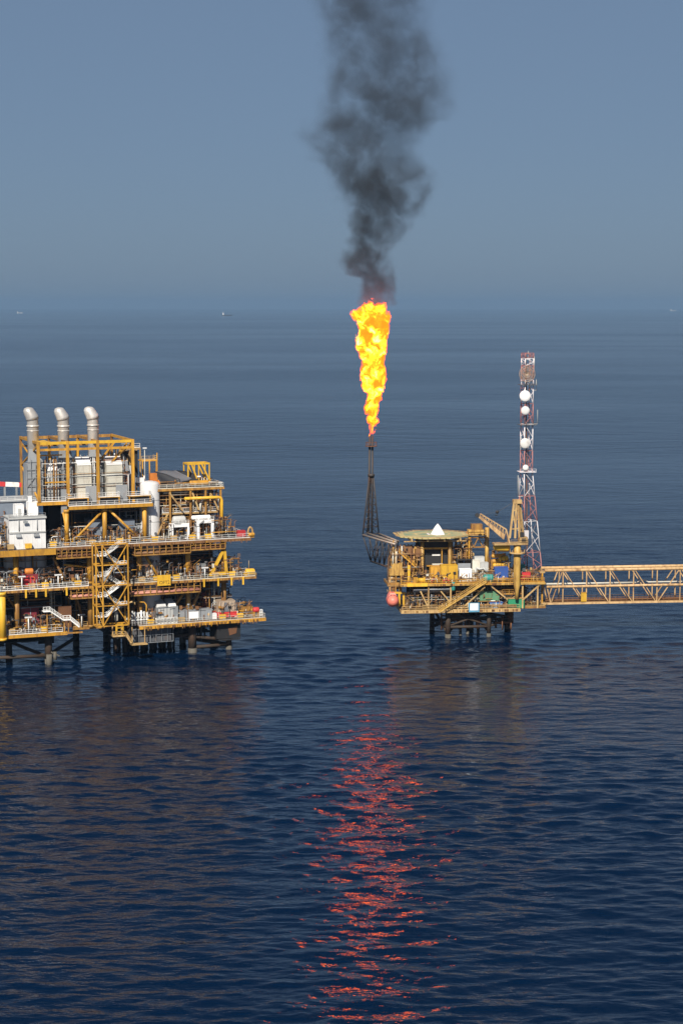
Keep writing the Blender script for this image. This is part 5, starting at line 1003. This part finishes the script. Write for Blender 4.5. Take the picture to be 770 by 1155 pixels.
tpart(t, 'service_pipe', 'rust', lambda q: [q.tube((bl, 3.2 + k * .5, z0b + .6), (br_, 3.2 + k * .5, z0b + .6), .22, 8) for k in range(4)])
tpart(t, 'cross_beam', 'bridge_tan', lambda q: [(q.bar((u, 2.5, z1b - .1), (u, 6.5, z1b - .1), .3), q.bar((u, 2.4, z0b - .1), (u, 6.6, z0b - .1), .3)) for u in ps])
a, b, z0_, z1_ = rect(G, 655, 668.5, 661, 678.5, 1.5)
t = T('bridge_cabinet', 'yellow cabinet on the footbridge by its second post', 'cabinet', G, ((a + b) / 2, 1.5, z0_))
tpart(t, 'body', 'bright_yellow', lambda q: q.box((a, 1.35, z0_), (b, 1.75, z1_))); tpart(t, 'hood', 'yellow', lambda q: q.box((a - .08, 1.2, z1_), (b + .08, 1.8, z1_ + .12))); tpart(t, 'bracket', 'brown', lambda q: q.box((a + .3, 1.76, z0_ + .3), (b - .3, 2.2, z0_ + .6)))
t = T('bearing_frame', 'yellow bearing frame where the footbridge lands on the right platform', 'bearing frame', G, (bl - 1, 3, g0 + .16))
tpart(t, 'post', 'yellow', lambda q: [q.bar((u, v, g0 + .16), (u, v, z1b - .6), .45) for u, v in ((G.u(611, 670, 1.2), 1.2), (G.u(611, 670, 7), 7))]); tpart(t, 'bearing', 'tan', lambda q: q.tube((G.u(613, 684, 1), 1, g0 + .17), (G.u(613, 684, 1), 1, g0 + .9), .9, 12)); tpart(t, 'cross_head', 'tan', lambda q: q.box((bl - 2.2, 1, z1b - .59), (bl - .7, 7.4, z1b - .1)))

# ------------------------------------------------------------------ flare boom, flare tower
fv = 14.0
fb = T('flare_boom', 'dark lattice flare boom with slender tower, reaching left from the platform', 'flare boom', G, (G.u(441, 612, 2), 2, 26))
A0, A1 = V3(G.at(446, 614, 1.5)), V3(G.at(409, 603.5, fv)); B0, B1 = V3(G.at(449, 610.5, 5)), V3(G.at(427, 602, fv + 3)); D0, D1 = V3(G.at(443, 641.5, 3)), V3(G.at(418, 633, fv + 1.5))
for a, b in ((A0, A1), (B0, B1), (D0, D1)): tpart(fb, 'chord', 'dull_steel' if a is not D0 else 'soot_steel', lambda q: q.tube(a, b, .3, 8))
tpart(fb, 'flare_line', 'dull_steel', lambda q: (q.tube(A0 + Vector((.4, 1, .4)), A1 + Vector((1.6, 1, .3)), .34, 8), q.tube(A0 + Vector((.4, 2, -.1)), A1 + Vector((2.4, 2, -.1)), .22, 8)))
for k in range(6):
    s_ = k / 5; e_ = min(1, (k + 1) / 5)
    tpart(fb, 'strut', 'soot_steel', lambda q: (q.tube(A0.lerp(A1, s_), D0.lerp(D1, s_), .17, 6), q.tube(B0.lerp(B1, s_), D0.lerp(D1, s_), .15, 6), q.tube(A0.lerp(A1, s_), B0.lerp(B1, s_), .13, 6)))
    if k < 5: tpart(fb, 'diagonal', 'soot_steel', lambda q: (q.tube(A0.lerp(A1, s_), D0.lerp(D1, e_), .11, 6), q.tube(D0.lerp(D1, s_), B0.lerp(B1, e_), .11, 6)))
FB = V3(G.at(418, 602, fv + 1.5)); FT = V3(G.at(418.3, 491, fv + 1.5)); FM = V3(G.at(418.5, 536, fv + 1.5))
tip = G.w(FT)
feet = [A1, B1, V3(G.at(414, 600, fv + 5))]
tops = [FM + Vector((-.6, -.3, 0)), FM + Vector((.6, -.2, 0)), FM + Vector((0, .6, 0))]
for a, b in zip(feet, tops): tpart(fb, 'tower_leg', 'soot_steel', lambda q: q.tube(a, b, .2, 8))
for k in range(8):
    s_, e_ = k / 8, (k + 1) / 8
    tpart(fb, 'tower_lacing', 'soot_steel', lambda q: [(q.tube(feet[i].lerp(tops[i], s_), feet[(i + 1) % 3].lerp(tops[(i + 1) % 3], e_), .09, 5), q.tube(feet[i].lerp(tops[i], s_), feet[(i + 1) % 3].lerp(tops[(i + 1) % 3], s_), .09, 5)) for i in range(3)])
tpart(fb, 'flare_pipe', 'soot_steel', lambda q: (q.tube(FB + Vector((-.75, 0, -.3)), FT + Vector((-.32, 0, .3)), .34, 10), q.tube(FB + Vector((.35, 0, -.3)), FT + Vector((.42, 0, -.1)), .3, 10), q.tube(FM + Vector((0, 0, -.3)), FM + Vector((0, 0, .4)), 1.0, 12)))
zr_ = G.at(418, 503.5, fv + 1.5)[2]
tpart(fb, 'ring_platform', 'rust', lambda q: (q.tube((FM.x, FM.y, zr_), (FM.x, FM.y, zr_ + .15), 1.7, 16), [q.bar((FM.x + 1.6 * math.cos(x), FM.y + 1.6 * math.sin(x), zr_), (FM.x + 1.6 * math.cos(x), FM.y + 1.6 * math.sin(x), zr_ + 1.2), .08) for x in [k * .524 for k in range(12)]], q.poly([(FM.x + 1.6 * math.cos(k * .524), FM.y + 1.6 * math.sin(k * .524), zr_ + 1.2) for k in range(13)], .06, 5)))

build_stuff()
# ------------------------------------------------------------------ far ships
class Sea:
    yaw = 0; O = (0, 0, 0)
    def w(s, p): return Vector(p)
SEA = Sea()
def ship(px, py, length, lab, m, bridge_at=-.38):
    r = ray(px, py); k = -H / r[2]; x, y = r[0] * k, r[1] * k
    t = T('ship', lab, 'ship', SEA, (x, y, 0), 'ships near the horizon')
    h = length / 2; b = length * .075; z = length * .10
    tpart(t, 'hull', m, lambda q: q.prism([(x - h, y - b), (x + h * .8, y - b), (x + h, y), (x + h * .8, y + b), (x - h, y + b)], -1, z))
    c = x + length * bridge_at
    tpart(t, 'superstructure', 'white', lambda q: (q.box((c - length * .06, y - b * .9, z + .01), (c + length * .06, y + b * .9, z * 2.6)), q.box((c - length * .04, y - b * 1.1, z * 2.6), (c + length * .05, y + b * 1.1, z * 3.1))))
    tpart(t, 'mast', 'white', lambda q: (q.tube((c, y, z * 3.1), (c, y, z * 4.4), .5, 6), q.tube((x + h * .5, y, z), (x + h * .5, y, z * 2.2), .6, 6)))
ship(256, 356, 90, 'dark hulled ship on the horizon left of the smoke', 'black')
ship(22.5, 353, 70, 'tiny pale ship on the horizon at far left', 'light_grey')
ship(759, 350.5, 100, 'faint pinkish ship on the horizon at far right', 'light_grey')
# ================================================================== SEA, AIR, FLAME, SMOKE, LIGHT
def sea():
    """one sheet to the horizon; the stretch in front of the viewer carries real waves, finer where it is nearer"""
    import numpy as np
    g = np.random.default_rng(12)
    rs, r = [60., 110., 145.], 160.
    while r < 1900: rs.append(r); r += max(.4, r * r / 185000.)
    rs += [2100., 2600., 3500., 5000., 8000., 13000., 20000., 30000., 44000.]
    rs = np.array(rs); dr = np.gradient(rs)
    fine = np.linspace(-.34, .34, 461); coarse = np.linspace(.34, 2 * math.pi - .34, 26)[1:-1]
    th = np.concatenate([fine, coarse]); n = len(th)
    RR, TT = np.meshgrid(rs, th, indexing='ij'); X, Y = RR * np.sin(TT), RR * np.cos(TT)
    win = np.clip((.33 - np.abs(TT)) / .04, 0, 1) * np.clip((RR - 145) / 40, 0, 1); win[:, len(fine):] = 0
    cell = np.maximum(dr, rs * .0019)
    Z = np.zeros_like(X); DX = np.zeros_like(X); DY = np.zeros_like(X); N = 110
    for k in range(N):
        lam = LAM[0] * (LAM[1] / LAM[0]) ** ((k + g.random()) / N); a_ = R(-5 + SPREAD * g.standard_normal()); dx, dy = math.sin(a_), -math.cos(a_)
        amp = STEEP * math.sqrt(2 / N) * lam / (2 * math.pi) * (1.0 if lam < 5 else .8); kk = 2 * math.pi / lam
        w = np.clip((lam / cell - 2.2) / 2.2, 0, 1)[:, None] * win * amp
        ph = kk * (dx * X + dy * Y) + g.random() * 6.283
        Z += w * np.cos(ph); sn = np.sin(ph) * w * .7; DX -= dx * sn; DY -= dy * sn
    # groups: calmer and rougher patches a few tens of metres across
    grp = np.ones_like(X)
    for k in range(10): a_ = g.random() * 6.283; kk = 6.283 / g.uniform(40, 160); grp += .11 * np.cos(kk * (math.sin(a_) * X * .5 + math.cos(a_) * Y) + g.random() * 6.283)
    lod = (np.clip((4.5 / cell - 2.2) / 2.2, 0, 1)[:, None] * win).ravel()
    v = np.stack([X + DX * grp, Y + DY * grp, Z * grp], -1).reshape(-1, 3)
    m = len(rs); i0 = (np.arange(m - 1)[:, None] * n + np.arange(n)[None]).ravel(); i1 = (np.arange(m - 1)[:, None] * n + (np.arange(n)[None] + 1) % n).ravel()
    q = np.stack([i0, i0 + n, i1 + n, i1], -1)
    v = v.tolist(); f = q.tolist(); c0 = len(v); v.append((0, 0, 0))
    f += [(c0, (k + 1) % n, k) for k in range(n)]
    me = bpy.data.meshes.new('water'); me.from_pydata(v, [], f); me.polygons.foreach_set('use_smooth', [True] * len(f)); me.update()
    at_ = me.attributes.new('wave_detail', 'FLOAT', 'POINT'); at_.data.foreach_set('value', lod.tolist() + [0.0])
    o = bpy.data.objects.new('water', me); C.objects.link(o); o['kind'] = 'structure'; o['label'] = 'dark blue rippled sea'
    m = bpy.data.materials.new('sea_water'); m.use_nodes = True; nt = m.node_tree; N = nt.nodes; K = nt.links.new
    b = N['Principled BSDF']; b.inputs['Base Color'].default_value = (*SEA_COL, 1); b.inputs['IOR'].default_value = IOR
    b.inputs['Roughness'].default_value = .06
    g = N.new('ShaderNodeNewGeometry')
    def noise(scale, sx, sy, rot, detail, rough=.55, dist=0):
        mp = N.new('ShaderNodeMapping'); mp.inputs['Scale'].default_value = (sx, sy, 1); mp.inputs['Rotation'].default_value = (0, 0, R(rot)); K(g.outputs['Position'], mp.inputs['Vector'])
        t = N.new('ShaderNodeTexNoise'); t.noise_dimensions = '2D'; t.inputs['Scale'].default_value = scale; t.inputs['Detail'].default_value = detail; t.inputs['Roughness'].default_value = rough; t.inputs['Distortion'].default_value = dist
        K(mp.outputs[0], t.inputs['Vector']); return t.outputs['Fac']
    def mth(op, a, bb):
        x = N.new('ShaderNodeMath'); x.operation = op
        for i, q in enumerate((a, bb)):
            if isinstance(q, (int, float)): x.inputs[i].default_value = q
            else: K(q, x.inputs[i])
        return x.outputs[0]
    patch = noise(.0035, .35, 1, 4, 3)                      # wind lanes, hundreds of metres
    mr = N.new('ShaderNodeMapRange'); mr.inputs['From Min'].default_value = .36; mr.inputs['From Max'].default_value = .64; mr.inputs['To Min'].default_value = .55; mr.inputs['To Max'].default_value = 1.25; K(patch, mr.inputs['Value'])
    lanes = noise(.0011, .22, 1, 2, 2)                      # broad darker wind lanes far out
    lr = N.new('ShaderNodeMapRange'); lr.interpolation_type = 'SMOOTHSTEP'; lr.inputs['From Min'].default_value = .48; lr.inputs['From Max'].default_value = .62; lr.inputs['To Min'].default_value = .02; lr.inputs['To Max'].default_value = .055; K(lanes, lr.inputs['Value']); an = N.new('ShaderNodeAttribute'); an.attribute_name = 'wave_detail'      # where no wave is modelled its slope becomes gloss spread
    rg = N.new('ShaderNodeMapRange'); rg.inputs['To Min'].default_value = FAR_ROUGH; rg.inputs['To Max'].default_value = 0.0; K(an.outputs['Fac'], rg.inputs['Value'])
    bf = N.new('ShaderNodeMapRange'); bf.inputs['To Min'].default_value = 1.7; bf.inputs['To Max'].default_value = 1.0; K(an.outputs['Fac'], bf.inputs['Value'])
    h = None
    for sc, sx, sy, rot, det, amp in WAVES:
        t = mth('MULTIPLY', noise(sc, sx, sy, rot, det, .6, .3), amp); h = t if h is None else mth('ADD', h, t)
    bp = N.new('ShaderNodeBump'); bp.inputs['Distance'].default_value = 1.0
    K(h, bp.inputs['Height']); K(mth('ADD', lr.outputs[0], rg.outputs[0]), b.inputs['Roughness'])
    K(mth('MULTIPLY', mth('MULTIPLY', mr.outputs[0], mth('MULTIPLY', bf.outputs[0], BUMP)), mth('ADD', mth('MULTIPLY', lr.outputs[0], 5), .85)), bp.inputs['Strength']); K(bp.outputs[0], b.inputs['Normal'])
    me.materials.append(m)
sea()

# the hazy air
me = bpy.data.meshes.new('haze'); mb = MB(); mb.box((-48000, -46000, -8), (48000, 48000, 232)); me.from_pydata(mb.v, [], mb.f)
hz = bpy.data.objects.new('haze', me); C.objects.link(hz); hz['kind'] = 'stuff'; hz['label'] = 'thin blue sea haze'
m = bpy.data.materials.new('haze_air'); m.use_nodes = True; nt = m.node_tree; nt.nodes.remove(nt.nodes['Principled BSDF'])
pv = nt.nodes.new('ShaderNodeVolumePrincipled'); pv.inputs['Color'].default_value = (*HAZE_COL, 1); pv.inputs['Density'].default_value = HAZE; pv.inputs['Anisotropy'].default_value = 0
nt.links.new(pv.outputs[0], nt.nodes['Material Output'].inputs['Volume']); me.materials.append(m)

# a plume: a lofted skin round a centre line, filled with a procedural volume
def plume(name, lab, cat, rows, zmin, zmax, rmax, margin, shader, yc, pad=0):
    """rows: (py, px, radius in px, density 0..1); heights, offsets and radii in metres from the flare tip"""
    k = tip.y * cP / FPX / cP
    pts = []
    for py, px, r, d in rows:
        rr = ray(px, py); t_ = yc / rr[1]; pts.append((H + rr[2] * t_ - tip.z, rr[0] * t_ - tip.x, r * yc / FPX * 1.0, d))
    pts.sort()
    o = None; mb = MB(); n = 18; rs = []
    for z, x, r, d in pts:
        g = max(r * margin, r + pad)
        rs.append([(x + g * math.cos(2 * math.pi * i / n), g * math.sin(2 * math.pi * i / n), z) for i in range(n)])
    mb.rings(rs, True)
    me = bpy.data.meshes.new(name); me.from_pydata(mb.v, [], mb.f); me.update()
    o = bpy.data.objects.new(name, me); C.objects.link(o); o.location = (tip.x, yc, tip.z); o['label'] = lab; o['category'] = cat
    m = bpy.data.materials.new(name); m.use_nodes = True; nt = m.node_tree; nt.nodes.remove(nt.nodes['Principled BSDF'])
    shader(nt, pts, zmin, zmax, rmax); me.materials.append(m); return o

def field(nt, pts, zmin, zmax, rmax, warp):
    """radial distance d/r in the warped plume, plus the density row value, and the raw position"""
    N = nt.nodes; K = nt.links.new
    def mth(op, a, b=None, c=None, clamp=False):
        x = N.new('ShaderNodeMath'); x.operation = op; x.use_clamp = clamp
        for i, q in enumerate((a, b, c)):
            if q is None: continue
            if isinstance(q, (int, float)): x.inputs[i].default_value = q
            else: K(q, x.inputs[i])
        return x.outputs[0]
    tc = N.new('ShaderNodeTexCoord'); P_ = tc.outputs['Object']
    for sc, amp, det, sz in warp:
        mp = N.new('ShaderNodeMapping'); mp.inputs['Scale'].default_value = (1, 1, sz); K(tc.outputs['Object'], mp.inputs['Vector'])
        t = N.new('ShaderNodeTexNoise'); t.inputs['Scale'].default_value = sc; t.inputs['Detail'].default_value = det; t.inputs['Roughness'].default_value = .58; K(mp.outputs[0], t.inputs['Vector'])
        s_ = N.new('ShaderNodeVectorMath'); s_.operation = 'SUBTRACT'; K(t.outputs['Color'], s_.inputs[0]); s_.inputs[1].default_value = (.5, .5, .5)
        s2 = N.new('ShaderNodeVectorMath'); s2.operation = 'SCALE'; K(s_.outputs[0], s2.inputs[0]); s2.inputs['Scale'].default_value = amp
        s3 = N.new('ShaderNodeVectorMath'); s3.operation = 'ADD'; K(P_, s3.inputs[0]); K(s2.outputs[0], s3.inputs[1]); P_ = s3.outputs[0]
    sx = N.new('ShaderNodeSeparateXYZ'); K(P_, sx.inputs[0])
    h = mth('DIVIDE', mth('SUBTRACT', sx.outputs['Z'], zmin), zmax - zmin, clamp=True)
    cr = N.new('ShaderNodeValToRGB'); ramp(cr, [((z - zmin) / (zmax - zmin), (x / (2 * rmax) + .5, r / rmax, d)) for z, x, r, d in pts], 'EASE'); K(h, cr.inputs[0])
    sc_ = N.new('ShaderNodeSeparateColor'); K(cr.outputs[0], sc_.inputs[0])
    cx = mth('MULTIPLY', mth('SUBTRACT', sc_.outputs[0], .5), 2 * rmax); r = mth('MAXIMUM', mth('MULTIPLY', sc_.outputs[1], rmax), .05)
    dx = mth('SUBTRACT', sx.outputs['X'], cx); d = mth('SQRT', mth('ADD', mth('MULTIPLY', dx, dx), mth('MULTIPLY', sx.outputs['Y'], sx.outputs['Y'])))
    return mth, mth('DIVIDE', d, r), sc_.outputs[2], P_, h
def smooth(nt, mth, x, a, b, lo=0., hi=1.):
    q = nt.nodes.new('ShaderNodeMapRange'); q.interpolation_type = 'SMOOTHSTEP'
    for k, val in (('From Min', a), ('From Max', b), ('To Min', lo), ('To Max', hi)): q.inputs[k].default_value = val
    nt.links.new(x, q.inputs['Value']); return q.outputs[0]

def smoke_shader(nt, pts, zmin, zmax, rmax):
    N = nt.nodes; K = nt.links.new
    mth, d, den, P_, h = field(nt, pts, zmin, zmax, rmax, ((.06, 11, 2, .8), (.16, 7, 3, 1), (.5, 3.0, 4, 1)))
    body = smooth(nt, mth, d, 1.0, .6)
    t = N.new('ShaderNodeTexNoise'); t.inputs['Scale'].default_value = .13; t.inputs['Detail'].default_value = 5; t.inputs['Roughness'].default_value = .6; K(P_, t.inputs['Vector'])
    clump = smooth(nt, mth, t.outputs['Fac'], .40, .62, .10, 1.7)
    dens = mth('MULTIPLY', mth('MULTIPLY', body, clump), mth('MULTIPLY', mth('MULTIPLY', den, den), SMOKE))
    pv = N.new('ShaderNodeVolumePrincipled'); pv.inputs['Color'].default_value = (*SMOKE_COL, 1); pv.inputs['Anisotropy'].default_value = .1; K(dens, pv.inputs['Density'])
    K(pv.outputs[0], N['Material Output'].inputs['Volume'])
SMR = [(345, 424, 15, .9), (336, 426, 18, 1), (324, 428, 17, 1), (311, 420, 22, .97), (299, 411, 27, 1), (280, 414, 25, 1), (265, 425, 28, .95), (250, 428, 34, .85), (237, 430, 40, .82), (218, 437, 48, .86), (205, 434, 50, .84), (187, 413, 54, .66), (156, 406, 54, .6), (140, 420, 58, .6), (125, 436, 64, .6), (93, 437, 62, .58), (62, 437, 62, .53), (31, 424, 58, .52), (5, 420, 60, .5), (-40, 428, 76, .48), (-80, 436, 80, .4), (-110, 440, 84, 0.02)]
SM = [(a, b, c * 1.27, d) for a, b, c, d in SMR]
plume('smoke_plume', 'grey black smoke column rising and twisting above the flare flame', 'smoke', SM, 30, 155, 29, 1.2, smoke_shader, tip.y)

def flame_shader(nt, pts, zmin, zmax, rmax):
    N = nt.nodes; K = nt.links.new
    mth, d, hot, P_, h = field(nt, pts, zmin, zmax, rmax, ((.2, 5.0, 2, .6), (.6, 3.0, 5, .7)))
    body = smooth(nt, mth, d, 1.0, .88)
    t = N.new('ShaderNodeTexNoise'); t.inputs['Scale'].default_value = .42; t.inputs['Detail'].default_value = 4; t.inputs['Roughness'].default_value = .6; t.inputs['Distortion'].default_value = .6; K(P_, t.inputs['Vector'])
    holes = smooth(nt, mth, mth('ADD', t.outputs['Fac'], mth('MULTIPLY', hot, .5)), .56, .68)
    heat = mth('ADD', mth('ADD', -.14, mth('ADD', mth('MULTIPLY', mth('SUBTRACT', t.outputs['Fac'], .5), 4.4), mth('MULTIPLY', hot, .53))), mth('MULTIPLY', smooth(nt, mth, d, .95, .45), .26))
    cr = N.new('ShaderNodeValToRGB'); ramp(cr, [(.1, (.30, .024, .001)), (.36, (.6, .042, .0014)), (.55, (.9, .085, .003)), (.7, (1.0, .17, .006)), (.85, (1.0, .30, .014)), (1, (1.0, .44, .05))]); K(heat, cr.inputs[0])
    dens = mth('MULTIPLY', mth('MULTIPLY', body, holes), FLAME_DENS)
    ab = N.new('ShaderNodeVolumeAbsorption'); ab.inputs['Color'].default_value = (0, 0, 0, 1); K(dens, ab.inputs['Density'])
    em = N.new('ShaderNodeEmission'); K(cr.outputs[0], em.inputs['Color']); K(mth('MULTIPLY', dens, FLAME), em.inputs['Strength'])
    ad = N.new('ShaderNodeAddShader'); K(ab.outputs[0], ad.inputs[0]); K(em.outputs[0], ad.inputs[1]); K(ad.outputs[0], N['Material Output'].inputs['Volume'])
FL = [(491.5, 417.5, 1.6, .5), (483, 418, 3, .55), (470, 420, 6.5, .6), (458, 420, 8.5, .62), (447, 421, 9.5, .75), (438, 421, 11, .8), (425, 422, 14.5, .82), (412, 422, 15.5, .8), (400, 420, 16.5, .92), (388, 419.5, 17, .92), (375, 421, 18.5, .8), (365, 420, 20, .5), (357, 419, 22.5, .27), (350, 419, 21, .14), (347, 420, 15, .12), (342, 421, 8, .1), (336, 422, 2, .1)]
FL = [(a, b, c * .93, d) for a, b, c, d in FL]
flm = plume('flare_flame', 'tall yellow and orange gas flame burning at the flare tip', 'flame', FL, -1.5, 40, 6, 1.5, flame_shader, tip.y, 1.9)
for o_, st in ((bpy.data.materials['smoke_plume'], .5), (bpy.data.materials['flare_flame'], .35)):
    try: o_.cycles.volume_step_rate = st
    except Exception: pass

# ------------------------------------------------------------------ sun, sky, camera
EL, AZ = R(39), R(11)                       # sun behind the viewer's left shoulder
W = bpy.data.worlds.new('World'); S.world = W; W.use_nodes = True; nt = W.node_tree
sk = nt.nodes.new('ShaderNodeTexSky'); sk.sky_type = 'NISHITA'; sk.sun_disc = False; sk.sun_elevation = EL; sk.sun_rotation = SUNROT
sk.altitude = 0; sk.air_density = AIR; sk.dust_density = DUST; sk.ozone_density = OZONE
bg = nt.nodes['Background']; bg.inputs['Strength'].default_value = SKY
hsn = nt.nodes.new('ShaderNodeHueSaturation'); hsn.inputs['Saturation'].default_value = SKYSAT
nt.links.new(sk.outputs[0], hsn.inputs['Color'])
mxs = nt.nodes.new('ShaderNodeMix'); mxs.data_type = 'RGBA'; mxs.inputs['B'].default_value = (VEIL_COL[0] / SKY, VEIL_COL[1] / SKY, VEIL_COL[2] / SKY, 1)   # thin even overcast veil
gen = nt.nodes.new('ShaderNodeTexCoord'); sep = nt.nodes.new('ShaderNodeSeparateXYZ'); nt.links.new(gen.outputs['Generated'], sep.inputs[0])
fac = nt.nodes.new('ShaderNodeMapRange'); fac.interpolation_type = 'SMOOTHSTEP'
for k_, v_ in (('From Min', .12), ('From Max', .5), ('To Min', VEIL), ('To Max', .05)): fac.inputs[k_].default_value = v_
nt.links.new(sep.outputs['Z'], fac.inputs['Value']); nt.links.new(fac.outputs[0], mxs.inputs['Factor'])
nt.links.new(hsn.outputs[0], mxs.inputs['A']); nt.links.new(mxs.outputs['Result'], bg.inputs['Color'])
sd = Vector((-math.sin(AZ) * math.cos(EL), -math.cos(AZ) * math.cos(EL), math.sin(EL)))
ld = bpy.data.lights.new('sun', 'SUN'); ld.energy = SUN; ld.angle = R(.5); ld.color = (1, .92, .80)
lo = bpy.data.objects.new('sun', ld); C.objects.link(lo); lo.rotation_euler = (-sd).to_track_quat('-Z', 'Y').to_euler(); lo.location = (0, 0, 300)
cd = bpy.data.cameras.new('camera'); cam = bpy.data.objects.new('camera', cd); C.objects.link(cam)
cam.location = (0, 0, H); cam.rotation_euler = (math.pi / 2 - PIT, 0, 0)
cd.sensor_fit = 'HORIZONTAL'; cd.sensor_width = 36; cd.lens = 36 * FPX / 770; cd.clip_start = 1; cd.clip_end = 120000
S.camera = cam
S.view_settings.view_transform = 'Standard'; S.view_settings.look = 'None'; S.view_settings.gamma = 1; S.view_settings.exposure = EXPO; S.view_settings.use_curve_mapping = False
S.render.engine = 'CYCLES'
S.cycles.use_denoising = True; S.cycles.denoiser = 'OPENIMAGEDENOISE'
S.cycles.max_bounces = 6; S.cycles.diffuse_bounces = 2; S.cycles.glossy_bounces = 3; S.cycles.volume_bounces = 0; S.cycles.transparent_max_bounces = 8
S.cycles.sample_clamp_indirect = 8; S.cycles.volume_max_steps = 256
S.cycles.use_adaptive_sampling = True; S.cycles.adaptive_threshold = .01
